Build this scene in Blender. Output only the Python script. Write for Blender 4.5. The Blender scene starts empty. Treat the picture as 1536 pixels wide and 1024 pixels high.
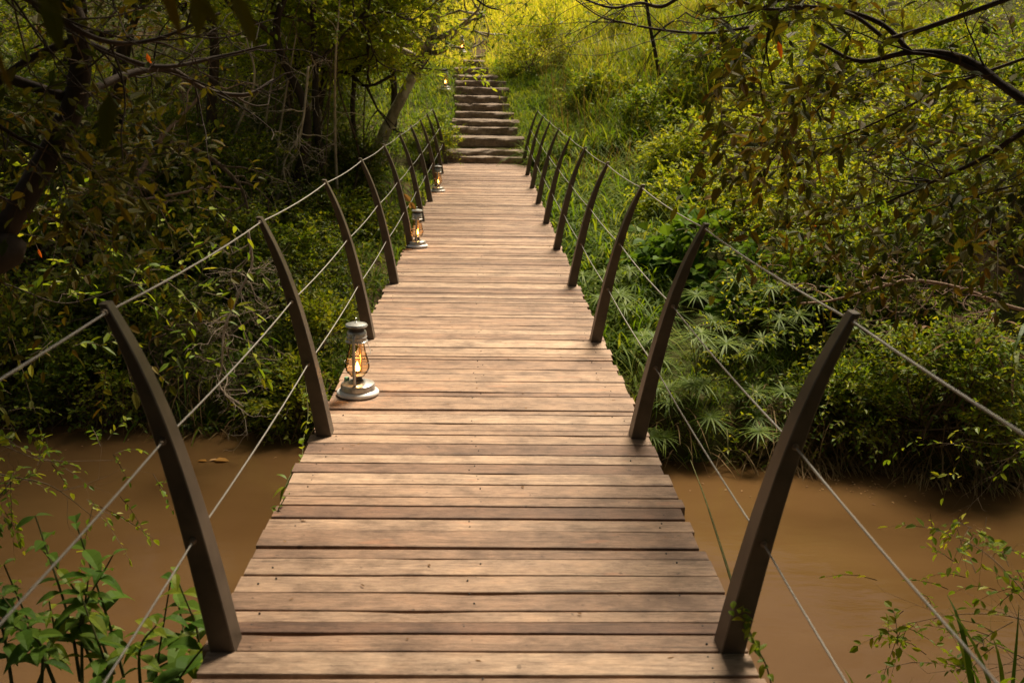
import bpy, math, random
import numpy as np
from mathutils import Matrix, Vector
random.seed(7); rng = np.random.default_rng(11)
SC = bpy.context.scene
COL = SC.collection

# ------------------------------------------------------------------ camera
F = 1493.0; PITCH = .26; YAW = .0303; ROLL = .0182; CAMZ = 1.592
cam_d = bpy.data.cameras.new("camera"); cam = bpy.data.objects.new("camera", cam_d); COL.objects.link(cam)
cam_d.sensor_width = 36; cam_d.lens = 36 * F / 1536; cam_d.clip_start = .05; cam_d.clip_end = 2000
RM = Matrix.Rotation(-YAW, 3, 'Z') @ Matrix.Rotation(math.pi/2 - PITCH, 3, 'X') @ Matrix.Rotation(ROLL, 3, 'Z')
cam.matrix_world = Matrix.Translation((0, 0, CAMZ)) @ RM.to_4x4()
SC.camera = cam
cam_d.dof.use_dof = True; cam_d.dof.focus_distance = 5.6; cam_d.dof.aperture_fstop = 4.5
RN = np.array(RM)

def ray(px, py):
    d = RM @ Vector(((px - 768) / F, (512 - py) / F, -1)); return d
def atY(px, py, Y):
    d = ray(px, py); t = Y / d.y; return (d.x*t, Y, CAMZ + d.z*t)
def atZ(px, py, z):
    d = ray(px, py); t = (z - CAMZ) / d.z; return (d.x*t, d.y*t, z)
def visible(P, m=1.2, top=1.5):
    q = (P - np.array([0, 0, CAMZ])) @ RN
    z = -q[:, 2]; zz = np.maximum(z, .01)
    return (z > .1) & (np.abs(q[:, 0]/zz) < m*.53) & (q[:, 1]/zz < top*.36) & (q[:, 1]/zz > -1.5*.36)

# ------------------------------------------------------------------ mesh tools
def tagp(o, label=None, cat=None, group=None, kind=None):
    if label: o['label'] = label
    if cat: o['category'] = cat
    if group: o['group'] = group
    if kind: o['kind'] = kind
    return o
def empty(name, loc=(0, 0, 0), label=None, cat=None, group=None):
    o = bpy.data.objects.new(name, None); COL.objects.link(o); o.location = loc; o.empty_display_size = .2
    return tagp(o, label, cat, group)
def np_mesh(name, V, Q, mat, parent=None, smooth=False, world=True):
    """V (n,3) world coordinates, Q (m,k) faces all of one size (or a list of such arrays)"""
    V = np.asarray(V, dtype=np.float64)
    if parent is not None and world: V = V - np.array(parent.location)
    Qs = Q if isinstance(Q, list) else [Q]
    Qs = [np.asarray(q, dtype=np.int32) for q in Qs if len(q)]
    me = bpy.data.meshes.new(name)
    nl = sum(q.size for q in Qs); nf = sum(len(q) for q in Qs)
    me.vertices.add(len(V)); me.loops.add(nl); me.polygons.add(nf)
    me.vertices.foreach_set('co', V.astype(np.float32).ravel())
    me.loops.foreach_set('vertex_index', np.concatenate([q.ravel() for q in Qs]))
    tot = np.concatenate([np.full(len(q), q.shape[1], dtype=np.int32) for q in Qs])
    st = np.concatenate([[0], np.cumsum(tot)[:-1]]).astype(np.int32)
    me.polygons.foreach_set('loop_start', st); me.polygons.foreach_set('loop_total', tot)
    me.polygons.foreach_set('use_smooth', np.full(nf, bool(smooth)))
    me.update(calc_edges=True); me.validate()
    if mat: me.materials.append(mat)
    o = bpy.data.objects.new(name, me); COL.objects.link(o)
    if parent is not None: o.parent = parent
    return o
class MB:
    def __init__(s): s.v = []; s.q = []; s.t = []; s.n = 0
    def add(s, V, Q=None, T=None):
        V = np.asarray(V, float)
        if Q is not None and len(Q): s.q.append(np.asarray(Q) + s.n)
        if T is not None and len(T): s.t.append(np.asarray(T) + s.n)
        s.v.append(V); s.n += len(V)
    def build(s, name, mat, parent=None, smooth=False, world=True):
        V = np.concatenate(s.v)
        L = []
        if s.q: L.append(np.concatenate(s.q))
        if s.t: L.append(np.concatenate(s.t))
        return np_mesh(name, V, L, mat, parent, smooth, world)
def norm(a): return a / np.maximum(np.linalg.norm(a, axis=-1, keepdims=True), 1e-9)
def catmull(P, k=5):
    P = np.asarray(P, float)
    if len(P) < 3: return np.array([P[0] + (P[-1]-P[0])*t for t in np.linspace(0, 1, k+1)])
    E = np.vstack([2*P[0]-P[1], P, 2*P[-1]-P[-2]]); out = []
    for i in range(1, len(E)-2):
        for t in np.linspace(0, 1, k, endpoint=False):
            a, b, c, d = E[i-1], E[i], E[i+1], E[i+2]
            out.append(.5*((2*b)+(-a+c)*t+(2*a-5*b+4*c-d)*t*t+(-a+3*b-3*c+d)*t**3))
    out.append(P[-1]); return np.array(out)
def tube(mb, P, R, sides=8, cap=True, wob=0):
    P = np.asarray(P, float); n = len(P)
    R = np.full(n, R, float) if np.isscalar(R) else np.asarray(R, float)
    T = norm(np.gradient(P, axis=0))
    a = np.array([0, 0, 1.]) if abs(T[0, 2]) < .9 else np.array([1., 0, 0])
    u = norm(np.cross(T[0], a)); U = []
    for i in range(n):
        u = norm(u - T[i]*np.dot(u, T[i])); U.append(u)
    U = np.array(U); W = np.cross(T, U)
    th = np.linspace(0, 2*np.pi, sides, endpoint=False)
    rr = R[:, None]*(1 + (wob*rng.normal(size=(n, sides)) if wob else 0))*np.ones((n, sides))
    V = P[:, None] + rr[..., None]*(np.cos(th)[None, :, None]*U[:, None] + np.sin(th)[None, :, None]*W[:, None])
    i = np.arange(n-1)[:, None]*sides; j = np.arange(sides)[None]; j2 = (j+1) % sides
    Q = np.stack([i+j, i+j2, i+sides+j2, i+sides+j], -1).reshape(-1, 4)
    V = V.reshape(-1, 3); Tt = []
    if cap:
        m = len(V); V = np.vstack([V, P[0], P[-1]])
        for k in range(sides):
            Tt.append((m, (k+1) % sides, k)); Tt.append((m+1, (n-1)*sides+k, (n-1)*sides+(k+1) % sides))
    mb.add(V, Q, Tt)
def lathe(mb, prof, c=(0, 0, 0), sides=32):
    prof = np.array(prof, float); n = len(prof)
    th = np.linspace(0, 2*np.pi, sides, endpoint=False)
    V = np.stack([prof[:, 0, None]*np.cos(th), prof[:, 0, None]*np.sin(th), prof[:, 1, None]*np.ones(sides)], -1) + np.array(c)
    i = np.arange(n-1)[:, None]*sides; j = np.arange(sides)[None]; j2 = (j+1) % sides
    mb.add(V.reshape(-1, 3), np.stack([i+j, i+j2, i+sides+j2, i+sides+j], -1).reshape(-1, 4))
_ph = rng.uniform(0, 6.28, (40, 4))
def fbm(x, y, f=1., o=4, s=0):
    x = np.asarray(x, float); y = np.asarray(y, float); r = 0; a = 1.
    for k in range(o):
        p = _ph[(s*5+k) % 40]; g = f*2.03**k
        r = r + a*(np.sin(g*x*1.0+p[0]+1.7*np.sin(g*y*.61+p[1])) * np.cos(g*y*.93+p[2]+1.3*np.sin(g*x*.57+p[3])))
        a *= .5
    return r/1.6

# ------------------------------------------------------------------ materials
def nodes(name):
    m = bpy.data.materials.new(name); m.use_nodes = True; nt = m.node_tree; nt.nodes.clear()
    out = nt.nodes.new('ShaderNodeOutputMaterial'); return m, nt, out
def N(nt, t, **kw):
    n = nt.nodes.new(t)
    for k, v in kw.items():
        if k in n.inputs.keys() if hasattr(n.inputs, 'keys') else False: n.inputs[k].default_value = v
        else: setattr(n, k, v)
    return n
def ramp(nt, stops):
    r = nt.nodes.new('ShaderNodeValToRGB'); e = r.color_ramp.elements
    while len(e) < len(stops): e.new(.5)
    for i, (p, c) in enumerate(stops): e[i].position = p; e[i].color = (*c, 1)
    return r
def noise(nt, vec, scale, detail=4, rough=.55):
    n = nt.nodes.new('ShaderNodeTexNoise'); n.inputs['Scale'].default_value = scale
    n.inputs['Detail'].default_value = detail; n.inputs['Roughness'].default_value = rough
    if vec is not None: nt.links.new(vec, n.inputs['Vector'])
    return n
def mapping(nt, src, scale):
    mp = nt.nodes.new('ShaderNodeMapping'); mp.inputs['Scale'].default_value = scale; nt.links.new(src, mp.inputs['Vector']); return mp.outputs[0]
def mix(nt, fac, a, b, blend='MIX'):
    m = nt.nodes.new('ShaderNodeMix'); m.data_type = 'RGBA'; m.blend_type = blend
    for sock, v in ((m.inputs[0], fac), (m.inputs[6], a), (m.inputs[7], b)):
        if isinstance(v, (int, float)): sock.default_value = v
        elif isinstance(v, tuple): sock.default_value = (*v, 1) if len(v) == 3 else v
        else: nt.links.new(v, sock)
    return m.outputs[2]
def bump(nt, h, strength, dist):
    b = nt.nodes.new('ShaderNodeBump'); b.inputs['Strength'].default_value = strength; b.inputs['Distance'].default_value = dist
    nt.links.new(h, b.inputs['Height']); return b.outputs[0]
def leaf_mat(name, cols, trans=.35, rough=.5, spec=.25):
    m, nt, out = nodes(name); L = nt.links.new
    g = nt.nodes.new('ShaderNodeNewGeometry')
    k = len(cols); r = ramp(nt, [((i/(k-1)), c) for i, c in enumerate(cols)])
    tc = nt.nodes.new('ShaderNodeTexCoord'); nz = noise(nt, tc.outputs['Object'], 1.1, 2)
    a = nt.nodes.new('ShaderNodeMath'); a.operation = 'MULTIPLY_ADD'; L(g.outputs['Random Per Island'], a.inputs[0]); a.inputs[1].default_value = .75
    b = nt.nodes.new('ShaderNodeMath'); b.operation = 'MULTIPLY_ADD'; L(nz.outputs[0], b.inputs[0]); b.inputs[1].default_value = .9; b.inputs[2].default_value = -.32
    L(b.outputs[0], a.inputs[2]); L(a.outputs[0], r.inputs[0])
    p = nt.nodes.new('ShaderNodeBsdfPrincipled'); p.inputs['Roughness'].default_value = rough
    p.inputs['Specular IOR Level'].default_value = spec; L(r.outputs[0], p.inputs['Base Color'])
    t = nt.nodes.new('ShaderNodeBsdfTranslucent'); c2 = mix(nt, 1., r.outputs[0], (1.5, 1.35, .6), 'MULTIPLY'); L(c2, t.inputs[0])
    mx = nt.nodes.new('ShaderNodeMixShader'); mx.inputs[0].default_value = trans
    L(p.outputs[0], mx.inputs[1]); L(t.outputs[0], mx.inputs[2]); L(mx.outputs[0], out.inputs[0]); return m
def bark_mat(name, c1, c2, scale=6, lichen=None):
    m, nt, out = nodes(name); L = nt.links.new
    tc = nt.nodes.new('ShaderNodeTexCoord'); v = mapping(nt, tc.outputs['Object'], (1, 1, .35))
    n = noise(nt, v, scale, 6, .65); r = ramp(nt, [(.35, c1), (.65, c2)]); L(n.outputs[0], r.inputs[0]); col = r.outputs[0]
    if lichen:
        n2 = noise(nt, tc.outputs['Object'], 3.5, 4, .7); r2 = ramp(nt, [(.5, (0, 0, 0)), (.62, (1, 1, 1))]); L(n2.outputs[0], r2.inputs[0])
        col = mix(nt, r2.outputs[0], col, lichen)
    p = nt.nodes.new('ShaderNodeBsdfPrincipled'); p.inputs['Roughness'].default_value = .85; p.inputs['Specular IOR Level'].default_value = .2
    L(col, p.inputs['Base Color']); L(bump(nt, n.outputs[0], .6, .02), p.inputs['Normal']); L(p.outputs[0], out.inputs[0]); return m
def plain(name, col, rough=.5, metal=0., spec=.5, nz=0., scale=30, bmp=0.):
    m, nt, out = nodes(name); L = nt.links.new
    p = nt.nodes.new('ShaderNodeBsdfPrincipled'); p.inputs['Roughness'].default_value = rough; p.inputs['Metallic'].default_value = metal
    p.inputs['Specular IOR Level'].default_value = spec
    tc = nt.nodes.new('ShaderNodeTexCoord'); n = noise(nt, tc.outputs['Object'], scale, 5, .6)
    r = ramp(nt, [(.3, tuple(c*(1-nz) for c in col)), (.7, tuple(min(1, c*(1+nz)) for c in col))]); L(n.outputs[0], r.inputs[0]); L(r.outputs[0], p.inputs['Base Color'])
    if bmp: L(bump(nt, n.outputs[0], bmp, .004), p.inputs['Normal'])
    L(p.outputs[0], out.inputs[0]); return m

M = {}
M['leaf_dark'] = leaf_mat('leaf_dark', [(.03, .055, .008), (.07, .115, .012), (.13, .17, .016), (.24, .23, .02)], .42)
M['leaf_mid'] = leaf_mat('leaf_mid', [(.05, .11, .01), (.13, .21, .013), (.23, .28, .018), (.38, .36, .03)], .45)
M['leaf_shade'] = leaf_mat('leaf_shade', [(.02, .04, .008), (.04, .07, .01), (.06, .09, .012)], .2)
M['leaf_bright'] = leaf_mat('leaf_bright', [(.12, .20, .012), (.25, .34, .02), (.38, .44, .03), (.5, .48, .05)], .58)
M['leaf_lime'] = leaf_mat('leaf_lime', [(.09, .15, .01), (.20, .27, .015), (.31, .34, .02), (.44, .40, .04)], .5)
M['leaf_olive'] = leaf_mat('leaf_olive', [(.02, .032, .006), (.05, .06, .008), (.10, .09, .01), (.15, .085, .012)], .3, .6, .12)
M['leaf_broad'] = leaf_mat('leaf_broad', [(.045, .11, .012), (.09, .17, .018), (.15, .23, .025)], .35, .55, .12)
M['leaf_dry'] = leaf_mat('leaf_dry', [(.12, .06, .02), (.25, .14, .06), (.38, .25, .12)], .3, .7, .2)
M['leaf_ochre'] = leaf_mat('leaf_ochre', [(.3, .14, .02), (.4, .2, .03)], .1)
M['leaf_red'] = leaf_mat('leaf_red', [(.5, .06, .01), (.6, .12, .02), (.6, .25, .02)], .4)
M['grass_gold'] = leaf_mat('grass_gold', [(.2, .28, .015), (.36, .42, .02), (.5, .48, .04), (.58, .46, .16)], .55, .6, .15)
M['grass_mixed'] = leaf_mat('grass_mixed', [(.06, .11, .01), (.16, .22, .012), (.28, .30, .02), (.40, .32, .10)], .5)
M['grass_green'] = leaf_mat('grass_green', [(.045, .095, .008), (.09, .165, .010), (.16, .22, .014), (.26, .27, .03)], .5, .6, .15)
M['grass_dry'] = leaf_mat('grass_dry', [(.10, .055, .02), (.2, .12, .045), (.3, .2, .09), (.12, .13, .02)], .3, .7, .2)
M['sedge'] = leaf_mat('sedge', [(.06, .12, .008), (.12, .19, .010), (.19, .25, .016)], .45, .55, .2)
M['bark'] = bark_mat('bark_dark', (.025, .018, .012), (.07, .05, .035))
M['bark_pale'] = bark_mat('bark_pale', (.16, .13, .09), (.36, .3, .22), 9, (.5, .45, .36))
M['twig'] = bark_mat('twig', (.07, .05, .03), (.16, .11, .07), 20)
M['twig_grey'] = bark_mat('twig_grey', (.34, .27, .19), (.58, .47, .35), 20)
M['twig_pink'] = bark_mat('twig_pink', (.2, .125, .085), (.36, .25, .17), 20)
M['stem'] = bark_mat('stem', (.06, .08, .02), (.13, .11, .04), 20)

def wood_mat():
    m, nt, out = nodes('weathered_planks'); L = nt.links.new
    g = nt.nodes.new('ShaderNodeNewGeometry'); tc = nt.nodes.new('ShaderNodeTexCoord')
    cmb = nt.nodes.new('ShaderNodeCombineXYZ'); ml = nt.nodes.new('ShaderNodeMath'); ml.operation = 'MULTIPLY'; ml.inputs[1].default_value = 37.
    L(g.outputs['Random Per Island'], ml.inputs[0]); L(ml.outputs[0], cmb.inputs[0]); L(ml.outputs[0], cmb.inputs[2])
    ad = nt.nodes.new('ShaderNodeVectorMath'); ad.operation = 'ADD'; L(tc.outputs['Object'], ad.inputs[0]); L(cmb.outputs[0], ad.inputs[1])
    fine = noise(nt, mapping(nt, ad.outputs[0], (22., 130, 90)), 1.0, 7, .72)
    grain = noise(nt, mapping(nt, ad.outputs[0], (2.6, 30, 22)), 1.0, 7, .68); grain.inputs['Distortion'].default_value = 1.2
    blot = noise(nt, mapping(nt, ad.outputs[0], (6.5, 9, 7)), 1.0, 7, .68)
    base = ramp(nt, [(0., (.165, .092, .058)), (.2, (.25, .155, .10)), (.45, (.30, .193, .126)), (.75, (.34, .228, .152)), (1., (.41, .29, .2))]); L(g.outputs['Random Per Island'], base.inputs[0])
    gr = ramp(nt, [(.3, (.62, .58, .55)), (.5, (.98, .97, .96)), (.7, (1.12, 1.12, 1.12))]); L(grain.outputs[0], gr.inputs[0])
    c = mix(nt, 1., base.outputs[0], gr.outputs[0], 'MULTIPLY')
    fr = ramp(nt, [(.3, (.55, .53, .5)), (.6, (1.18, 1.18, 1.18))]); L(fine.outputs[0], fr.inputs[0]); c = mix(nt, .8, c, fr.outputs[0], 'MULTIPLY')
    br = ramp(nt, [(.32, (.55, .52, .5)), (.5, (1, 1, 1)), (.70, (1.3, 1.24, 1.18))]); L(blot.outputs[0], br.inputs[0]); c = mix(nt, .8, c, br.outputs[0], 'MULTIPLY')
    # reddish raw patches and dark specks
    rp = noise(nt, mapping(nt, ad.outputs[0], (4, 14, 8)), 1., 3, .5); rr = ramp(nt, [(.66, (0, 0, 0)), (.74, (1, 1, 1))]); L(rp.outputs[0], rr.inputs[0])
    fm = nt.nodes.new('ShaderNodeMath'); fm.operation = 'MULTIPLY'; fm.inputs[1].default_value = .45; L(rr.outputs[0], fm.inputs[0])
    c = mix(nt, fm.outputs[0], c, (.42, .2, .11))
    sp = noise(nt, tc.outputs['Object'], 34, 2, .5); sr = ramp(nt, [(.70, (0, 0, 0)), (.76, (1, 1, 1))]); L(sp.outputs[0], sr.inputs[0])
    fm2 = nt.nodes.new('ShaderNodeMath'); fm2.operation = 'MULTIPLY'; fm2.inputs[1].default_value = .6; L(sr.outputs[0], fm2.inputs[0])
    c = mix(nt, fm2.outputs[0], c, (.05, .03, .02))
    ck = noise(nt, mapping(nt, ad.outputs[0], (1.3, 55, 30)), 1., 4, .6); ck.inputs['Distortion'].default_value = .8
    cr = ramp(nt, [(.655, (0, 0, 0)), (.68, (1, 1, 1))]); L(ck.outputs[0], cr.inputs[0]); fm3 = nt.nodes.new('ShaderNodeMath'); fm3.operation = 'MULTIPLY'; fm3.inputs[1].default_value = .75; L(cr.outputs[0], fm3.inputs[0])
    c = mix(nt, fm3.outputs[0], c, (.06, .038, .026))
    wr = noise(nt, mapping(nt, tc.outputs['Object'], (2.5, 4, 1)), 1.6, 6, .7); wrr = ramp(nt, [(.36, (.6, .56, .53)), (.5, (1, 1, 1)), (.66, (1.16, 1.14, 1.1))]); L(wr.outputs[0], wrr.inputs[0]); c = mix(nt, .85, c, wrr.outputs[0], 'MULTIPLY')
    # broad trodden tone and sandy dust toward the far end
    bt = noise(nt, tc.outputs['Object'], .9, 3, .5); btr = ramp(nt, [(.3, (.8, .8, .8)), (.7, (1.15, 1.15, 1.15))]); L(bt.outputs[0], btr.inputs[0]); c = mix(nt, .8, c, btr.outputs[0], 'MULTIPLY')
    sx = nt.nodes.new('ShaderNodeSeparateXYZ'); L(tc.outputs['Object'], sx.inputs[0])
    mr = nt.nodes.new('ShaderNodeMapRange'); mr.inputs[1].default_value = 7; mr.inputs[2].default_value = 18.; mr.inputs[4].default_value = .9; L(sx.outputs[1], mr.inputs[0])
    dn = noise(nt, tc.outputs['Object'], 6, 6, .7); dm = nt.nodes.new('ShaderNodeMath'); dm.operation = 'MULTIPLY'; L(mr.outputs[0], dm.inputs[0])
    dr = ramp(nt, [(.35, (.2, .2, .2)), (.6, (1, 1, 1))]); L(dn.outputs[0], dr.inputs[0]); L(dr.outputs[0], dm.inputs[1])
    c = mix(nt, dm.outputs[0], c, (.33, .235, .16))
    p = nt.nodes.new('ShaderNodeBsdfPrincipled'); p.inputs['Roughness'].default_value = .62; p.inputs['Specular IOR Level'].default_value = .35
    L(c, p.inputs['Base Color']); hb = nt.nodes.new('ShaderNodeMath'); hb.operation = 'ADD'; L(grain.outputs[0], hb.inputs[0]); L(fine.outputs[0], hb.inputs[1])
    L(bump(nt, hb.outputs[0], .5, .004), p.inputs['Normal']); L(p.outputs[0], out.inputs[0]); return m
M['wood'] = wood_mat()
M['steel'] = plain('painted_steel', (.075, .056, .037), .42, 0., .5, .35, 9, .25)
M['cable'] = plain('steel_cable', (.31, .295, .265), .5, .35, .5, .05, 20, 0)
M['bolt'] = plain('bolt', (.3, .24, .18), .45, .7)
M['beam'] = plain('beam', (.03, .025, .02), .7)
M['tin'] = plain('galvanised_tin', (.45, .45, .43), .3, .6, .5, .3, 30, .2)
M['tin_white'] = plain('tin_white', (.85, .85, .82), .3, .0, .5, .1, 25)
M['tin_dark'] = plain('tin_dark', (.05, .045, .04), .5, .4)
M['teal'] = plain('teal_cap', (.1, .3, .27), .4)
def glass_mat():
    m, nt, out = nodes('amber_globe'); L = nt.links.new
    t = nt.nodes.new('ShaderNodeBsdfTransparent'); t.inputs[0].default_value = (1, .86, .68, 1)
    g = nt.nodes.new('ShaderNodeBsdfGlossy'); g.inputs['Roughness'].default_value = .04; g.inputs[0].default_value = (1, .9, .75, 1)
    lw = nt.nodes.new('ShaderNodeLayerWeight'); lw.inputs[0].default_value = .12
    mx = nt.nodes.new('ShaderNodeMixShader'); L(lw.outputs['Fresnel'], mx.inputs[0]); L(t.outputs[0], mx.inputs[1]); L(g.outputs[0], mx.inputs[2]); L(mx.outputs[0], out.inputs[0]); return m
M['glass'] = glass_mat()
def emis(name, c, s):
    m, nt, out = nodes(name); e = nt.nodes.new('ShaderNodeEmission'); e.inputs[0].default_value = (*c, 1); e.inputs[1].default_value = s
    nt.links.new(e.outputs[0], out.inputs[0]); return m
M['flame'] = emis('flame', (1, .42, .07), 22)
def stone_mat():
    m, nt, out = nodes('earthy_stone'); L = nt.links.new; tc = nt.nodes.new('ShaderNodeTexCoord')
    n = noise(nt, mapping(nt, tc.outputs['Object'], (1.2, 2, 5)), 4, 7, .65); n2 = noise(nt, tc.outputs['Object'], 22, 5, .7)
    r = ramp(nt, [(.3, (.10, .074, .055)), (.46, (.18, .135, .10)), (.6, (.25, .19, .14)), (.8, (.33, .26, .195))]); L(n.outputs[0], r.inputs[0])
    r2 = ramp(nt, [(.35, (.7, .7, .7)), (.6, (1.15, 1.15, 1.15))]); L(n2.outputs[0], r2.inputs[0]); c = mix(nt, 1., r.outputs[0], r2.outputs[0], 'MULTIPLY')
    p = nt.nodes.new('ShaderNodeBsdfPrincipled'); p.inputs['Roughness'].default_value = .85; p.inputs['Specular IOR Level'].default_value = .2; L(c, p.inputs['Base Color'])
    L(bump(nt, n.outputs[0], .8, .03), p.inputs['Normal']); L(p.outputs[0], out.inputs[0]); return m
M['stone'] = stone_mat()
def ground_mat():
    m, nt, out = nodes('soil'); L = nt.links.new; tc = nt.nodes.new('ShaderNodeTexCoord')
    n = noise(nt, tc.outputs['Object'], 2.5, 7, .65); n2 = noise(nt, tc.outputs['Object'], .6, 3)
    r = ramp(nt, [(.3, (.04, .026, .014)), (.5, (.085, .055, .03)), (.7, (.15, .10, .055))]); L(n.outputs[0], r.inputs[0])
    r2 = ramp(nt, [(.4, (0, 0, 0)), (.6, (1, 1, 1))]); L(n2.outputs[0], r2.inputs[0]); f = nt.nodes.new('ShaderNodeMath'); f.operation = 'MULTIPLY'; f.inputs[1].default_value = .6; L(r2.outputs[0], f.inputs[0])
    c = mix(nt, f.outputs[0], r.outputs[0], (.05, .075, .012))
    p = nt.nodes.new('ShaderNodeBsdfPrincipled'); p.inputs['Roughness'].default_value = .95; p.inputs['Specular IOR Level'].default_value = .1; L(c, p.inputs['Base Color'])
    L(bump(nt, n.outputs[0], 1., .08), p.inputs['Normal']); L(p.outputs[0], out.inputs[0]); return m
M['ground'] = ground_mat()
M['dirt'] = plain('trodden_dirt', (.33, .22, .13), .95, 0, .1, .35, 5, .6)
def water_mat():
    m, nt, out = nodes('muddy_water'); L = nt.links.new; tc = nt.nodes.new('ShaderNodeTexCoord')
    n = noise(nt, mapping(nt, tc.outputs['Object'], (.5, 1, 1)), .8, 4, .5)
    r = ramp(nt, [(.3, (.084, .044, .016)), (.7, (.112, .063, .024))]); L(n.outputs[0], r.inputs[0])
    w = noise(nt, mapping(nt, tc.outputs['Object'], (1, 2.2, 1)), 5, 3, .5)
    w2 = noise(nt, mapping(nt, tc.outputs['Object'], (1, 1.6, 1)), .9, 2, .5)
    ad = nt.nodes.new('ShaderNodeMath'); ad.operation = 'MULTIPLY_ADD'; ad.inputs[1].default_value = 6.; L(w2.outputs[0], ad.inputs[0]); L(w.outputs[0], ad.inputs[2])
    p = nt.nodes.new('ShaderNodeBsdfPrincipled'); p.inputs['Roughness'].default_value = .10; p.inputs['IOR'].default_value = 1.33; p.inputs['Specular IOR Level'].default_value = .4; L(r.outputs[0], p.inputs['Base Color'])
    L(bump(nt, ad.outputs[0], .16, .02), p.inputs['Normal']); L(p.outputs[0], out.inputs[0]); return m
M['water'] = water_mat()

# ------------------------------------------------------------------ foliage primitives
LEAF = np.array([(0, 0, 0), (.28, .5, .16), (.68, .40, .12), (1, 0, -.10), (.68, -.40, .12), (.28, -.5, .16)])
def leaves(pos, d, n, L, W):
    """lens-shaped folded leaves; returns V, Q"""
    d = norm(d); s = norm(np.cross(n, d)); n = np.cross(d, s)
    a = LEAF
    V = pos[:, None] + L[:, None, None]*a[None, :, 0:1]*d[:, None] + W[:, None, None]*(a[None, :, 1:2]*s[:, None] + a[None, :, 2:3]*n[:, None]*1.1)
    b = np.arange(len(pos))[:, None]*6
    Q = np.concatenate([b+np.array([0, 3, 2, 1]), b+np.array([0, 5, 4, 3])])
    return V.reshape(-1, 3), Q
def sprays(lf, st, o, d, ln, k, L, wr=.42, sag=.25, up=.35, rad=.004, spread=.9, jit=.35):
    """twigs with alternate leaves; o,d (n,3), ln (n), k leaves per twig, L leaf length"""
    n = len(o)
    if n == 0: return
    d = norm(d); L = np.broadcast_to(np.asarray(L, float), (n,)); sg = sag*(.5+rng.random(n))
    def pt(t): return o + d*(ln*t)[:, None] + np.array([0, 0, -1.])*(ln*sg*t*t)[:, None]
    side = norm(np.cross(d, np.array([0, 0, 1.])) + 1e-4)
    rot = rng.uniform(-.9, .9, n); upv = norm(np.cross(side, d)); side = norm(side*np.cos(rot)[:, None] + upv*np.sin(rot)[:, None])
    P, D, NN, LL = [], [], [], []
    for j in range(k):
        t = np.clip((j+1.2)/(k+.2) + rng.normal(0, .05, n), .05, 1)
        p = pt(t); tang = norm(d + np.array([0, 0, -1.])*(2*sg*t)[:, None])
        sgn = 1 if j % 2 else -1
        if j == k-1: dd = tang
        else: dd = tang*.75 + side*(sgn*spread) + rng.normal(0, jit, (n, 3))
        P.append(p); D.append(dd); NN.append(np.array([0, 0, 1.])*1. + rng.normal(0, .45, (n, 3)) + d*.15); LL.append(L*rng.uniform(.6, 1.15, n))
        dd[:, 2] += up - .5*rng.random(n)
    P, D, NN, LL = map(np.concatenate, (P, D, NN, LL))
    V, Q = leaves(P, D, NN, LL, LL*wr*rng.uniform(.75, 1.2, len(LL))); lf.add(V, Q)
    if st is not None:
        ts = [0, .35, .7, 1.]; C = [pt(np.full(n, t)) for t in ts]; s2 = norm(np.cross(d, side)); ang = [0, 2.094, 4.189]
        R = [rad, rad*.8, rad*.55, rad*.25]
        V = np.stack([np.stack([C[i] + R[i]*(math.cos(a)*side + math.sin(a)*s2) for a in ang], 1) for i in range(4)], 1).reshape(-1, 3)
        b = np.arange(n)[:, None]*12; Qs = []
        for i in range(3):
            for j in range(3): Qs.append(b + np.array([i*3+j, i*3+(j+1) % 3, (i+1)*3+(j+1) % 3, (i+1)*3+j]))
        st.add(V, np.concatenate(Qs))
def blades(mb, o, d, ln, w, droop, seg=4):
    n = len(o); d = norm(d); h = d.copy(); h[:, 2] = 0; h = norm(h + rng.normal(0, .15, (n, 3))*np.array([1, 1, 0]) + 1e-5)
    s = norm(np.cross(h, np.array([0, 0, 1.]))); V = []
    for i in range(seg+1):
        t = i/seg
        c = o + d*(ln*t)[:, None] + h*(ln*droop*t*t*.55)[:, None] - np.array([0, 0, 1.])*(ln*droop*t**2.6*.75)[:, None]
        ww = (w*(1-t**2.2)*(.55+.45*min(1, t*4)) + .0008)[:, None]
        V += [c - s*ww, c + s*ww]
    V = np.stack(V, 1).reshape(-1, 3); b = np.arange(n)[:, None]*(2*(seg+1))
    mb.add(V, np.concatenate([b + np.array([2*i, 2*i+1, 2*i+3, 2*i+2]) for i in range(seg)]))
def rdir(n, zlo=-.2, zhi=1.):
    a = rng.uniform(0, 2*np.pi, n); z = rng.uniform(zlo, zhi, n); r = np.sqrt(np.maximum(0, 1-z*z)); return np.stack([r*np.cos(a), r*np.sin(a), z], 1)
def branch(mb, tips, p, d, ln, r, depth, bend=.35, ratio=.68, kids=(2, 4), up=.1, sides=6, ang=.75):
    d = np.array(d, float); d /= np.linalg.norm(d); P = [np.array(p, float)]; n = 4; dd = d.copy()
    for i in range(n):
        dd = dd + rng.normal(0, bend/2, 3) + np.array([0, 0, up*.3]); dd /= np.linalg.norm(dd); P.append(P[-1] + dd*ln/n)
    P = catmull(P, 3); R = np.linspace(r, r*.5, len(P)); tube(mb, P, R, sides if depth > 0 else 4, cap=False)
    if depth == 0:
        tips.append((P[-1], dd)); return
    for i in range(rng.integers(kids[0], kids[1]+1)):
        t = rng.uniform(.35, 1.) if i else 1.; q = P[int(t*(len(P)-1))]
        nd = dd + rng.normal(0, ang, 3); nd[2] += up
        branch(mb, tips, q, nd, ln*ratio*rng.uniform(.7, 1.15), r*(.55 if i else .62), depth-1, bend, ratio, kids, up, max(4, sides-1), ang)

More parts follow.
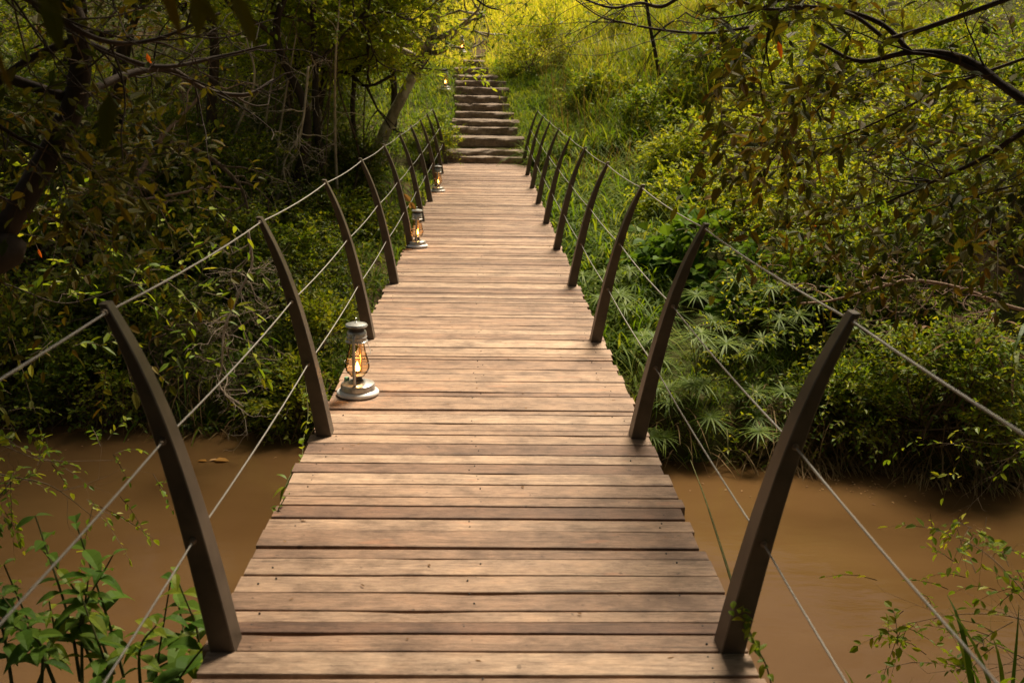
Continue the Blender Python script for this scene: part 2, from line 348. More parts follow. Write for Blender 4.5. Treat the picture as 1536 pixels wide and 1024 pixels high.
# ------------------------------------------------------------------ terrain
DECKZ = lambda y: .001*(y-10.32)**2
WZ = -2.0
SP = [(236, 673, 792), (226, 675, 790), (206, 677, 779), (192, 680, 777), (180.5, 682, 772), (169, 686, 765), (156.5, 688, 763), (144.6, 690, 758), (132, 684, 757), (122, 685, 752), (113.5, 688, 742), (101.5, 683, 730), (90, 700, 727), (84, 706, 732)]
YS = [18.22, 18.55, 19.1, 19.65, 20.2, 20.75, 21.3, 21.85, 22.4, 22.95, 23.5, 24.3, 25.6, 26.8]
STEP = []
for (py, x0, x1), Y in zip(SP, YS):
    a = atY(x0, py, Y); b = atY(x1, py, Y); STEP.append([Y, (a[2]+b[2])/2, a[0], b[0]])
STEP = np.array(STEP)
print('steps', np.round(STEP, 2).tolist())
bl = [atZ(0, 612, WZ), atZ(450, 655, WZ), atZ(990, 682, WZ), atZ(1536, 716, WZ)]
print('bank', [tuple(round(c, 2) for c in p) for p in bl])
def bank(x):
    x = np.asarray(x, float)
    return np.interp(x, [-40, bl[0][0], bl[1][0], bl[2][0], bl[3][0], 40], [bl[0][1]+6, bl[0][1], bl[1][1], bl[2][1], bl[3][1], bl[3][1]-4]) + .12*np.sin(x*2.3) + .07*np.sin(x*5.1+1)
def sstep(t): t = np.clip(t, 0, 1); return t*t*(3-2*t)
def height(x, y):
    x = np.asarray(x, float); y = np.asarray(y, float); d = y - bank(x)
    up = WZ - .45 + .95*sstep((d+.35)/.8) + 0*d
    e = np.clip((y - bank(x) - .5)/(18.1 - bank(x) - .5), 0, 1)
    z = up + e*(1.5 - .22)
    cx = np.interp(y, STEP[:, 0], (STEP[:, 2]+STEP[:, 3])/2)
    zs = np.interp(y, np.r_[STEP[:, 0], 27.5, 60, 100, 200], np.r_[STEP[:, 1], STEP[-1, 1]+.14, STEP[-1, 1]+7.5, 16, 30]) - .17
    z = np.where(y > 18.1, zs, z)
    off = np.abs(x - np.where(y > 18, cx, 0))
    far = sstep((d-.3)/3)
    z = z + far*sstep((off-.75)/1.0)*.22
    z = z + far*np.where(x > 2, .26*(np.minimum(x, 14)-2) + .03*np.maximum(x-14, 0), 0) + far*np.where(x < -2, .18*(np.minimum(-x, 12)-2), 0)
    z = z + far*sstep((off-.9)/1.2)*.16*fbm(x, y, .8, 3, 1)
    # near bank
    dn = 4.3 - y + .25*np.sin(x*1.3)
    zn = WZ - .45 + .8*sstep((dn+.3)/1.0) + 1.25*sstep((dn-.4)/3.5) - .0
    zn = np.minimum(zn + .1*fbm(x, y, 1.5, 2, 2)*sstep(dn), np.where(np.abs(x) < 1.3, -.32, 5)) + sstep((-y-2)/3)*.15
    return np.where(y < 6.5, zn, z)
def grid(xs, ys, fz, name, mat):
    X, Y = np.meshgrid(xs, ys); Z = fz(X, Y); V = np.stack([X, Y, Z], -1).reshape(-1, 3); nx = len(xs)
    i = np.arange(len(ys)-1)[:, None]*nx; j = np.arange(nx-1)[None]
    return np_mesh(name, V, np.stack([i+j, i+j+1, i+nx+j+1, i+nx+j], -1).reshape(-1, 4), mat, smooth=True)
xs = np.unique(np.r_[np.linspace(-160, -16, 30), np.linspace(-16, 16, 260), np.linspace(16, 160, 30)])
ys = np.unique(np.r_[np.linspace(-60, -4, 20), np.linspace(-4, 30, 280), np.linspace(30, 240, 60)])
tagp(grid(xs, ys, height, 'ground', M['ground']), kind='structure')
tagp(grid(np.linspace(-90, 90, 3), np.array([1.5, 12, 22.]), lambda x, y: x*0+WZ, 'river', M['water']), kind='structure')

# ------------------------------------------------------------------ footbridge
bridge = empty('footbridge', (0, 10, 0), 'timber footbridge with curved steel railing posts and wire cables across the brown river', 'footbridge')
PY = [2.458+1.747*i for i in range(10)]
XL = lambda y: -.765 + 0*y
mb = MB(); y = -2.5; pid = 0; NAILS = []
while y < 18.25:
    w = random.choice([.065, .08, .09, .10, .105, .11, .115, .12, .13]); gap = random.choice([.005, .007, .008, .009, .012, .015]); y1 = min(y + w, 18.3)
    nx = 26; X = np.linspace(-.752 + random.uniform(-.012, .012), .752 + random.uniform(-.012, .012), nx); sk = random.uniform(-.003, .003)
    e0 = y + .0022*fbm(X*2, X*0+pid*7.3, 2., 3, 3) + sk*X; e1 = y1 - gap + .0026*fbm(X*2, X*0+pid*3.1+50, 2., 3, 4) + sk*X
    if random.random() < .3:
        c = random.uniform(-.6, .6); e1 -= .009*np.exp(-((X-c)/.12)**2)
    zt = DECKZ(y) + random.uniform(-.002, .003) + .0012*fbm(X, X*0+pid, 1.5, 2, 5); tw = random.uniform(-.002, .002); zt = zt + tw*X
    bv = .004; b = DECKZ(y) - .035
    prof = [(e0, zt*0+b), (e0, zt-bv), (e0+bv*.4, zt-bv*.3), (e0+bv*1.4, zt), (e1-bv*1.4, zt), (e1-bv*.4, zt-bv*.3), (e1, zt-bv), (e1, zt*0+b)]
    V = np.stack([np.stack([X, a, c], -1) for a, c in prof], 0); k = len(prof)
    i = np.arange(k)[:, None]*nx; i2 = (np.arange(k)[:, None]+1) % k*nx; j = np.arange(nx-1)[None]
    Q = np.stack([i+j, i2+j, i2+j+1, i+j+1], -1).reshape(-1, 4); ends = [[q*nx for q in (0, 1, 6, 7)], [q*nx for q in (1, 2, 5, 6)], [q*nx for q in (2, 3, 4, 5)]]
    ends += [[q+nx-1 for q in reversed(e)] for e in ends]
    mb.add(V.reshape(-1, 3), np.vstack([Q, ends]))
    for xn in (-.66, -.02, .64):
        for f in ((.3, .72) if w > .1 else (.5,)):
            if random.random() < .5: NAILS.append((xn + random.uniform(-.03, .03), y + w*f + random.uniform(-.012, .012), DECKZ(y)+.0025))
    y = y1; pid += 1
mb.build('deck', M['wood'], bridge)
mb = MB()
for x, yy, z in NAILS: lathe(mb, [(0, .001), (.002, .0008), (.003, 0), (.003, -.004)], (x, yy, z), 8)
tagp(mb.build('nail', M['tin_dark'], bridge), kind='stuff')
def boxv(mb, x0, x1, y0, y1, z0, z1, by=0):
    V = [(x, yy, z) for x in (x0, x1) for yy in (y0, y1) for z in (z0, z1)]
    mb.add(V, [(0, 1, 3, 2), (4, 6, 7, 5), (0, 4, 5, 1), (2, 3, 7, 6), (0, 2, 6, 4), (1, 5, 7, 3)])
for sx in (-1, 1):
    mb = MB(); yy = np.linspace(-2.5, 18.2, 24)
    for a, b in zip(yy[:-1], yy[1:]):
        z0 = DECKZ(a) - .036; z1 = DECKZ(b) - .036; xx0, xx1 = sx*.5-.05, sx*.5+.05
        V = [(x, q, zz + h) for q, zz in ((a, z0), (b, z1)) for x, h in ((xx0, 0), (xx1, 0), (xx1, -.2), (xx0, -.2))]
        mb.add(V, [(0, 4, 5, 1), (1, 5, 6, 2), (2, 6, 7, 3), (3, 7, 4, 0)])
    mb.build('beam', M['beam'], bridge)
# post: curved tapered box section; profile of the inner edge (h, x), widths
HX = np.array([(-.22, .63), (0, .664), (.2, .700), (.4, .741), (.6, .79), (.75, .838), (.87, .887), (.965, .936)])
HW = np.array([.068, .067, .062, .055, .047, .038, .030, .021]); TY = np.array([.085, .085, .084, .08, .072, .064, .055, .045])
hs = np.linspace(-.22, .965, 26); xi = np.array([np.interp(h, HX[:, 0], HX[:, 1]) for h in hs])
for _ in range(3): xi[1:-1] = (xi[:-2]+xi[1:-1]*2+xi[2:])/4
wi = np.interp(hs, HX[:, 0], HW); ti = np.interp(hs, HX[:, 0], TY)
CABH = [.335, .61, .945]
def xc(h): return np.interp(h, hs, xi + wi/2)
for sx in (-1, 1):
    for i, Y in enumerate(PY):
        mb = MB(); dz = DECKZ(Y); c = .003; rings = []; lean = random.uniform(-.006, .006)
        for h, xa, w, t in zip(hs, xi, wi, ti):
            xb = xa + w; r = [(xa+c, -t/2), (xb-c, -t/2), (xb, -t/2+c), (xb, t/2-c), (xb-c, t/2), (xa+c, t/2), (xa, t/2-c), (xa, -t/2+c)]
            rings.append([(sx*px, Y + py + lean*h, dz + h) for px, py in r])
        V = np.array(rings).reshape(-1, 3); k = 8; n = len(hs)
        a = np.arange(n-1)[:, None]*k; j = np.arange(k)[None]; j2 = (j+1) % k
        Q = np.stack([a+j, a+j2, a+k+j2, a+k+j], -1).reshape(-1, 4)
        top = (n-1)*k; Q = np.vstack([Q, [(top, top+1, top+2, top+3), (top+3, top+4, top+5, top+6), (top+6, top+7, top, top+3)], [(3, 2, 1, 0), (6, 5, 4, 3), (3, 0, 7, 6)]])
        mb.add(V, Q); post = mb.build('railing_post', M['steel'], bridge)
        for hh in CABH:
            m2 = MB(); x = sx*(xc(hh) + (0 if hh < .9 else .004))
            for s in (-1, 1):
                t = np.interp(hh, hs, ti)/2; P = [(x, Y + s*(t-.004), dz+hh), (x, Y + s*(t+.006), dz+hh)]; tube(m2, P, .0095, 8)
                tube(m2, [(x, Y + s*(t+.005), dz+hh), (x, Y + s*(t+.016), dz+hh)], .0062, 8)
            o = m2.build('bolt', M['bolt'], bridge); o.parent = post; 
for sx in (-1, 1):
    for hh in CABH:
        mb = MB(); P = []
        yy = [-1.036+0*1.747, .711] + PY
        yy = [PY[0]-2*1.747, PY[0]-1.747] + PY
        for a, b in zip(yy[:-1], yy[1:]):
            for t in np.linspace(0, 1, 6, endpoint=False):
                q = a + (b-a)*t; sagc = -.012*4*t*(1-t); P.append((sx*xc(hh), q, DECKZ(q)+hh+sagc))
        P.append((sx*xc(hh), PY[-1], DECKZ(PY[-1])+hh)); tube(mb, P, .0030 if hh > .9 else .0027, 8)
        mb.build('cable', M['cable'], bridge, smooth=True)

# ------------------------------------------------------------------ stone stairway and path
stair = empty('stone_stairway', (0, 18.5, 0), 'rough earthy stone steps climbing the grassy slope from the far end of the bridge', 'stairway')
for k, (Y, z, x0, x1) in enumerate(STEP):
    nx, ny = 30, 7; dep = (YS[k+1]-Y+.25) if k+1 < len(YS) else 1.3
    X = np.linspace(x0-.06+random.uniform(-.07, .07), x1+.06+random.uniform(-.07, .07), nx); u = np.linspace(0, 1, ny)
    front = Y + .055*fbm(X*1.7, X*0+k*3.7, 1.7, 4, k % 5)
    V = []
    lowr = -.26 if k < 10 else -.2
    rows = [(0, lowr), (-.01, -.14 if k < 10 else -.1), (-.005, -.04), (.012, -.008), (.05, 0), (.3, .0), (1, .004)]
    for (f, h) in rows:
        yy = front + (f*dep if f > .02 else f); zz = z + h + .02*fbm(X*2+k*5, X*0+f*4+k, 2.3, 4, (k+2) % 5) + (random.uniform(-.01, .01)); V.append(np.stack([X, yy + .03*fbm(X*4, X*0+h*14+k, 2.5, 4, 1)*(f < .02), zz], -1))
    V = np.array(V).reshape(-1, 3); a = np.arange(len(rows)-1)[:, None]*nx; j = np.arange(nx-1)[None]
    o_n = len(V); Q = np.stack([a+j, a+j+1, a+nx+j+1, a+nx+j], -1).reshape(-1, 4)
    # skirts left and right give the slab a body
    L = [r*nx for r in range(len(rows))]; R = [r*nx+nx-1 for r in range(len(rows))]
    V = np.vstack([V, V[L]-[0, 0, .12], V[R]-[0, 0, .12]]); nr = len(rows)
    S1 = [(L[r], L[r+1], o_n+r+1, o_n+r) for r in range(nr-1)]; S2 = [(R[r+1], R[r], o_n+nr+r, o_n+nr+r+1) for r in range(nr-1)]
    m2 = MB(); m2.add(V, np.vstack([Q, S1, S2])); m2.build('step', M['stone'], stair, smooth=False)
cxp = (STEP[-1, 2]+STEP[-1, 3])/2
# ------------------------------------------------------------------ lanterns
def lantern(loc, rz, label, S=1.0, lit=2.2):
    root = empty('hurricane_lantern', loc, label, 'lantern', 'hurricane lanterns along the walkway'); root.rotation_euler = (0, 0, rz); root.scale = (S, S, S)
    def B(name, mat, fn, parent=root, smooth=True):
        mb = MB(); fn(mb); o = mb.build(name, mat, None, smooth); o.parent = parent
        if smooth:
            for p in o.data.polygons: p.use_smooth = True
            o.data.set_sharp_from_angle(angle=.7)
        return o
    base = B('base', M['tin_white'], lambda m: lathe(m, [(0, .002), (.096, .002), (.101, .006), (.102, .012), (.100, .018), (.094, .023), (.086, .026)], sides=40))
    B('fuel_tank', M['tin'], lambda m: lathe(m, [(.0868, .024), (.082, .027), (.082, .050), (.080, .056), (.072, .060), (.045, .066), (.03, .070), (.0, .070)], sides=40))
    B('fuel_cap', M['teal'], lambda m: lathe(m, [(0, .080), (.011, .080), (.013, .076), (.012, .058)], (.012, .056, 0), 16))
    B('burner', M['tin_dark'], lambda m: lathe(m, [(.03, .068), (.022, .078), (.022, .088), (.034, .094), (.037, .099), (.030, .104), (.012, .108), (.009, .118), (0, .118)], sides=24))
    g = [(.031, .099), (.040, .104), (.051, .116), (.0575, .135), (.058, .150), (.054, .172), (.046, .200), (.040, .226), (.036, .250), (.036, .262)]
    B('globe', M['glass'], lambda m: lathe(m, catmull(g, 3), sides=32))
    def fl(m): lathe(m, [(0, .116), (.009, .119), (.0125, .128), (.011, .138), (.006, .152), (.002, .163), (0, .166)], sides=14)
    B('flame', M['flame'], fl)
    B('chimney', M['tin'], lambda m: lathe(m, [(.036, .256), (.052, .262), (.054, .268), (.047, .273), (.047, .286), (.050, .289), (.047, .292), (.047, .310), (.044, .316), (.036, .318), (.034, .338), (.05, .338), (.054, .343), (.05, .350), (.03, .356), (.0, .360)], sides=32))
    B('chimney_gap', M['tin_dark'], lambda m: lathe(m, [(.0372, .318), (.0372, .336)], sides=24))
    for s in (-1, 1):
        pts = catmull([(s*.060, 0, .058), (s*.068, 0, .085), (s*.069, 0, .15), (s*.068, 0, .22), (s*.066, 0, .275), (s*.058, 0, .298), (s*.044, 0, .300)], 5)
        B('side_tube', M['tin'], lambda m: tube(m, pts, .0078, 10))
    def wires(m):
        for zz, rr in ((.128, .0605), (.165, .0615)):
            th = np.linspace(0, 2*np.pi, 33); tube(m, np.stack([rr*np.cos(th), rr*np.sin(th), np.full(33, zz)], -1), .0011, 5, cap=False)
    B('guard_wire', M['tin'], wires)
    def bail(m):
        th = np.linspace(0, np.pi, 26); r = .070
        tube(m, np.stack([r*np.cos(th), -.064*np.sin(th), .292 - .085*np.sin(th)], -1), .0016, 6)
    B('handle', M['tin'], bail)
    B('ring', M['tin'], lambda m: tube(m, [( .011*math.cos(a), 0, .369+.011*math.sin(a)) for a in np.linspace(0, 2*np.pi, 17)], .0013, 5))
    ld = bpy.data.lights.new('lantern_light', 'POINT'); ld.energy = lit; ld.color = (1, .5, .16); ld.shadow_soft_size = .012
    lo = bpy.data.objects.new('lantern_light', ld); COL.objects.link(lo); lo.parent = root; lo.location = (0, 0, .142)
    return root
for (px, py, Y, rz, lab, S) in [
    (537, 591, None, 1.466, 'nearest lit lantern with white round base on the deck beside the second left post', 1.04),
    (626, 370, None, 1.52, 'lit silver lantern on the deck edge at the foot of the fifth left railing post', 1.0),
    (657, 287, None, 1.5, 'small lit lantern on the planks near the far end of the bridge', 1.0)]:
    p = atZ(px, py, DECKZ(7) if px < 600 else (DECKZ(10)if px < 640 else DECKZ(15))); p = atZ(px, py, DECKZ(p[1])+.004)
    lantern(p, rz, lab, S)
p = atY(668, 135, 22.6); LZ4 = p
lantern(p, 1.2, 'lit lantern standing on an earth ledge left of the stone steps', 1.25)
p = atY(693, 79, 27.2); LZ5 = p
lantern(p, 1.2, 'tiny distant lantern in the bright grass at the head of the steps', 1.15)
print('lanterns', LZ4, height(LZ4[0], LZ4[1]), LZ5, height(LZ5[0], LZ5[1]))

# ------------------------------------------------------------------ vegetation
def hit(px, py):
    d = ray(px, py); t = np.arange(3.5, 80, .03); X = d.x*t; Y = d.y*t; Z = CAMZ + d.z*t
    k = np.argmax(Z < np.maximum(height(X, Y), WZ)); return np.array([X[k], Y[k], max(float(height(X[k], Y[k])), WZ)])
def corridor(x, y, w=.85):
    cx = np.where(y > 18.1, np.interp(y, STEP[:, 0], (STEP[:, 2]+STEP[:, 3])/2), 0); hw = np.where(y > 18.1, np.interp(y, STEP[:, 0], (STEP[:, 3]-STEP[:, 2])/2)+.02, w)
    return np.abs(x-cx) < hw
def scatter(n, x0, x1, y0, y1, m=1.15):
    x = rng.uniform(x0, x1, n); y = rng.uniform(y0, y1, n); P = np.stack([x, y, height(x, y)], -1); return P[visible(P + [0, 0, .3], m)]

# --- grass (uncountable)
def grass(name, label, mat, P, L, w, droop, jit=.35, lean=(0, 0, 1)):
    mb = MB(); n = len(P); d = np.array(lean) + rng.normal(0, jit, (n, 3)); d[:, 2] = np.abs(d[:, 2])+.4
    blades(mb, P, d, L*rng.uniform(.5, 1.25, n), w*rng.uniform(.6, 1.3, n), droop*rng.uniform(.3, 1.4, n)); return tagp(mb.build(name, mat), label, 'grass', kind='stuff')
def clumped(P, k, r):
    n = len(P); q = np.repeat(P, k, 0); q[:, :2] += rng.normal(0, r, (n*k, 2)); q[:, 2] = height(q[:, 0], q[:, 1]) - .02; return q
# gold sunlit meadow above the steps
P = np.vstack([scatter(9000, -5, 12, 25, 38), scatter(6000, -6, 16, 38, 60)]); P = P[~corridor(P[:, 0], P[:, 1]) ]
sm = P[:, 1] > 29
grass('meadow_grass', 'tall golden yellow grass on the sunlit rise beyond the steps', M['grass_gold'], clumped(P[sm], 7, .12), .85, .008, .7)
grass('meadow_grass', 'bright yellow green grass around the head of the steps', M['grass_gold'], clumped(P[~sm], 8, .10), .42, .007, .7)
# right hillside
P = np.vstack([scatter(14000, .4, 8, 17.5, 29), scatter(2500, .2, 2.6, 17.6, 26)]); P = P[~corridor(P[:, 0], P[:, 1])]; f = fbm(P[:, 0], P[:, 1], .9, 2, 6)
a = P[(f > -.2) & (P[:, 0] > 1.9)]; b = P[(f <= .1) | (P[:, 0] < 2.6)]
grass('hillside_grass', 'lush yellow green grass on the hillside right of the stone steps', M['grass_green'], clumped(a, 6, .09), .62, .008, .9)
grass('hillside_grass', 'short bright grass creeping over the step edges', M['grass_green'], clumped(b, 6, .08), .30, .006, .9)
P = scatter(5000, 2.0, 9, 18.5, 28); P = P[fbm(P[:, 0], P[:, 1], .5, 2, 2) > -.1]
grass('hillside_grass', 'tall seeding grass on the upper slope', M['grass_mixed'], clumped(P, 5, .1), .95, .007, .6)
P = scatter(2600, 1.2, 8, 16, 27); P = P[~corridor(P[:, 0], P[:, 1])]
grass('dry_grass', 'scattered tan seed stalks standing above the hillside grass', M['grass_dry'], P, .95, .003, .35, .2)
# left of the steps
P = scatter(5000, -4, -.5, 17.3, 26); P = P[~corridor(P[:, 0], P[:, 1])]
grass('hillside_grass', 'low green grass along the left side of the steps', M['grass_green'], clumped(P, 4, .08), .28, .007, .9)
# broad arching blades on the right bank under the railing
P = scatter(2300, .85, 5.2, 10.3, 18.5); P = P[(~corridor(P[:, 0], P[:, 1])) & (P[:, 0] < 1.2 + (P[:, 1]-9)*.42)]
grass('bank_grass', 'broad arching green grass blades on the bank beneath the right railing', M['grass_green'], clumped(P, 9, .08), .78, .013, 1.25, .45)
P = scatter(600, -3.6, -.8, 9.3, 18.); 
grass('bank_grass', 'dark green arching grass tufts under the left railing', M['grass_green'], clumped(P, 9, .07), .48, .010, 1.2, .45)
# dead fringe along the waterline
x = rng.uniform(-6.5, 7.5, 1500); x = x[(rng.random(1500) < .15) | (x > 2.8)]; y = bank(x) + rng.uniform(-.1, .35, len(x)); P = np.stack([x, y, height(x, y)], -1)
P = np.repeat(P, 7, 0) + rng.normal(0, .06, (len(P)*7, 3)); P[:, 2] = np.maximum(P[:, 2], WZ)
grass('dead_grass', 'brown dead grass and roots trailing along the waterline', M['grass_dry'], P, .32, .006, 1.5, .6, (0, -.5, .3))
x = rng.uniform(-6.5, 7.5, 1800); y = bank(x) + rng.uniform(0., 1.3, len(x)); P = np.stack([x, y, height(x, y)], -1); P = P[visible(P)]
grass('bank_grass', 'low mixed grass along the foot of the far bank', M['grass_green'], clumped(P, 6, .08), .28, .007, 1.2, .5)

# --- undergrowth: tangled leaves covering both banks (uncountable)
def undergrowth(name, label, P, H, L, mats, dens_leaf=9, ln=.34, stem=M['twig'], up=.35):
    """P ground points; H heights of the mound above each"""
    u = 1 - rng.random(len(P))**1.6*.9; o = P.copy(); o[:, 2] += u*H
    d = rdir(len(P), -.1, 1.) + np.array([0, -.55, .15]); 
    root = MB(); tw = MB(); sprays(root, tw, o, d, ln*rng.uniform(.6, 1.4, len(P)), dens_leaf, L, .45, .35, up)
    a = tagp(root.build(name, mats), label, 'undergrowth', kind='stuff')
    b = tagp(tw.build('undergrowth_twigs', stem), 'fine brown twigs inside the ' + ' '.join(label.split()[-6:]), 'twigs', kind='stuff')
n = 11000; P = scatter(n, -13, -1.3, 9.6, 22); H = .45 + .5*np.clip(fbm(P[:, 0], P[:, 1], .9, 3, 1), -.6, 1) + .25*np.clip(P[:, 1]-bank(P[:, 0]), 0, 2)*(P[:, 0] < -2.2)
P = P[~((P[:, 0] > -2.2) & (P[:, 1] > 13))]; H = .45 + .5*np.clip(fbm(P[:, 0], P[:, 1], .9, 3, 1), -.6, 1) + .3*np.clip(P[:, 1]-bank(P[:, 0]), 0, 2)*np.clip((-P[:, 0]-1.8)/1.5, 0, 1)
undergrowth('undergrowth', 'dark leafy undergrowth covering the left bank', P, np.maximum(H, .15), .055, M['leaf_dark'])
P = scatter(15000, 2.2, 15, 9.0, 24); P = P[(P[:, 0] > 1.9 + (P[:, 1]-9)*.36 + .5*fbm(P[:, 0], P[:, 1], 1., 2, 3))]
H = .4 + .45*np.clip(fbm(P[:, 0], P[:, 1], .9, 3, 7), -.6, 1) + .35*np.clip(P[:, 1]-bank(P[:, 0])-.3, 0, 1.6)
k = rng.random(len(P)) < .5
undergrowth('undergrowth', 'yellow green small leaved undergrowth on the right slope', P[k], np.maximum(H[k], .15), .055, M['leaf_lime'])
undergrowth('undergrowth', 'mid green undergrowth mixed over the right slope', P[~k], np.maximum(H[~k], .15)*.9, .06, M['leaf_mid'])
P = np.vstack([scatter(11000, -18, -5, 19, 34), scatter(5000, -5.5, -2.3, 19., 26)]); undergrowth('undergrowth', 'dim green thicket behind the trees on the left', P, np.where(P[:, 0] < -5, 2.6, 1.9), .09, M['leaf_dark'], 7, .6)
P = scatter(5000, 6.5, 22, 23, 40); undergrowth('undergrowth', 'olive scrub high on the right hillside', P, np.full(len(P), 1.8), .09, M['leaf_mid'], 7, .6)

# --- individual shrubs
SHR = 'shrubs along the far bank'
def shrub(name, label, c, R, L, mat, n, ln=.35, k=9, bark='twig', up=.3, group=SHR, cat='shrub', ncl=None, wr=.45, sag=.3):
    c = np.array(c, float); R = np.array(R, float); root = empty(name, tuple(c), label, cat, group)
    ncl = ncl or max(10, n//28); cd = rdir(ncl, -.15, 1.); cc = c + cd*R*rng.uniform(.45, 1., (ncl, 1)) + [0, 0, R[2]*.12]
    per = n//ncl; o = np.repeat(cc, per, 0) + rng.normal(0, 1, (ncl*per, 3))*R*.13; d = norm(o - c)*.8 + rdir(ncl*per, -.6, 1.)*.8
    lf = MB(); tw = MB(); sprays(lf, tw, o, d, ln*rng.uniform(.5, 1.3, len(o)), k, L, wr, sag, up)
    for q in cc:
        b = c + rng.normal(0, .12, 3)*[1, 1, 0] - [0, 0, .1]; mid = (b+q)/2 + rng.normal(0, .12, 3)*R; tube(tw, catmull([b, mid, q], 4), np.linspace(.014, .004, 9) if L < .09 else np.linspace(.02, .006, 9), 5, cap=False)
    lf.build('foliage', M[mat], root); tw.build('stems', M[bark], root); return root
S = [
 ('lime leaved shrub in front of the hillside grass right of the railing', (1075, 300), (.9, .8, .8), .065, 'leaf_lime', 700),
 ('rounded yellow green shrub in the middle of the right slope', (1190, 330), (1.0, .9, .8), .06, 'leaf_lime', 800),
 ('wide lime shrub catching light behind the middle right posts', (1130, 235), (1.2, 1., .9), .06, 'leaf_lime', 800),
 ('mid green shrub behind the pink twiggy branch on the right', (1330, 420), (1., .8, .8), .06, 'leaf_mid', 800),
 ('low green shrub behind the nearest right post top', (1230, 440), (.8, .7, .6), .05, 'leaf_mid', 700),
 ('dense small leaved shrub overhanging the water at the right', (1400, 610), (.9, .6, .75), .05, 'leaf_mid', 800),
 ('dark shrub at the water edge right of the nearest right post', (1270, 600), (.6, .5, .5), .045, 'leaf_mid', 500),
 ('pale olive shrub high on the right slope', (1380, 230), (1.4, 1.2, 1.1), .07, 'leaf_lime', 800),
 ('tall green shrub at the right edge above the broad drooping leaves', (1500, 330), (1.3, 1., 1.2), .07, 'leaf_mid', 800),
 ('broad shrub on the upper right hillside below the overhanging boughs', (1250, 150), (1.6, 1.2, 1.2), .08, 'leaf_lime', 900),
 ('dark shrub at the far right of the upper hillside', (1480, 160), (1.7, 1.2, 1.5), .08, 'leaf_mid', 800),
 ('leafy shrub hanging over the water at the left edge', (30, 560), (1., .6, .8), .06, 'leaf_mid', 800),
 ('yellow tinged shrub above the left waterline near the first post top', (150, 590), (.7, .5, .6), .05, 'leaf_mid', 700),
 ('dark green shrub left of the dead hanging branch', (230, 480), (.9, .7, .8), .06, 'leaf_mid', 800),
 ('bushy green shrub behind the second left post', (440, 400), (.8, .6, .6), .06, 'leaf_mid', 600),
 ('bright leaved shrub behind the nearest lantern', (500, 490), (.45, .45, .5), .06, 'leaf_lime', 350),
 ('small lime shrub by the foot of the second left post', (440, 590), (.38, .35, .42), .055, 'leaf_lime', 260),
 ('dark shrub between the second and third left posts', (430, 470), (.6, .5, .5), .05, 'leaf_dark', 400),
 ('shadowy shrub on the upper left bank', (120, 400), (1.3, 1., 1.2), .07, 'leaf_mid', 900),
 ('tall shadowy shrub at the left edge of the bank', (10, 330), (1.5, 1., 1.8), .08, 'leaf_dark', 900),
 ('leafy bush low on the left bank below the crossing boughs', (330, 400), (.8, .7, .7), .06, 'leaf_mid', 700),
 ('yellow green bush by the waterline at the left edge of the river', (70, 500), (.8, .6, .7), .055, 'leaf_lime', 500),
 ('leafy shrub half way up the shaded left bank below the dead twigs', (330, 300), (1.1, .9, 1.2), .065, 'leaf_mid', 800),
 ('tall leafy shrub behind the leaning dead stick', (240, 260), (1.2, .9, 1.5), .065, 'leaf_mid', 900),
 ('tall yellowish shrub rising behind the far left bough', (130, 280), (1.3, 1., 1.6), .07, 'leaf_lime', 800),
 ('dense shrub filling the upper left background', (40, 230), (1.6, 1.2, 1.9), .08, 'leaf_mid', 900),
 ('dim shrub behind the slender grey trunk', (400, 260), (1.0, .9, 1.1), .07, 'leaf_dark', 600),
 ('dim shrub at the foot of the pale leaning trunk', (520, 270), (.8, .8, .8), .07, 'leaf_dark', 500),
 ('grassy looking bush left of the third left post', (500, 330), (.7, .6, .6), .06, 'leaf_mid', 500),
 ('dark weed bush in the middle of the bright hillside grass', (905, 125), (.8, .7, .6), .07, 'leaf_mid', 450),
 ('low tangled weed bush beside the slim dark sapling', (1000, 160), (1.0, .8, .7), .07, 'leaf_mid', 500),
 ('shrub near the top of the hillside grass right of the sapling', (1070, 110), (1.1, .9, .9), .08, 'leaf_mid', 550),
 ('small bush at the top edge of the hillside grass', (930, 50), (.9, .8, .8), .08, 'leaf_lime', 400),
 ('broad olive bush in the upper right hillside behind the hanging cluster', (1150, 85), (1.4, 1., 1.1), .08, 'leaf_mid', 650),
 ('lime bush where the hillside grass meets the shrubs', (1050, 240), (.8, .7, .7), .065, 'leaf_lime', 600),
 ('shrub with golden leaf tips below the dark left bough', (270, 330), (1.1, .9, 1.), .06, 'leaf_mid', 800),
]
for lab, (px, py), R, L, mat, n in S:
    c = hit(px, py + 25); shrub('shrub', lab, c, R, L*(1.3 if px > 900 else 1.15), mat, n)
shrub('shrub', 'upright feathery bush standing in the golden grass beside the stairway head', hit(800, 112), (.75, .7, 1.35), .07, 'leaf_lime', 520, .6, 9, 'twig', .6, None)
shrub('shrub', 'small green bush at the left foot of the stone steps', hit(655, 232), (.4, .4, .6), .06, 'leaf_mid', 260)
# large round leaves beside the middle right posts
shrub('broad_leaved_plant', 'clump of large round heart shaped leaves behind the second right post', hit(1050, 425), (.75, .6, .75), .16, 'leaf_broad', 130, .3, 4, 'stem', .1, None, 'plant', 30, .95)
shrub('broad_leaved_plant', 'low clump of rounded dark leaves below the lime shrubs', hit(1140, 470), (.7, .5, .5), .14, 'leaf_broad', 110, .3, 4, 'stem', .1, None, 'plant', 26, .95)

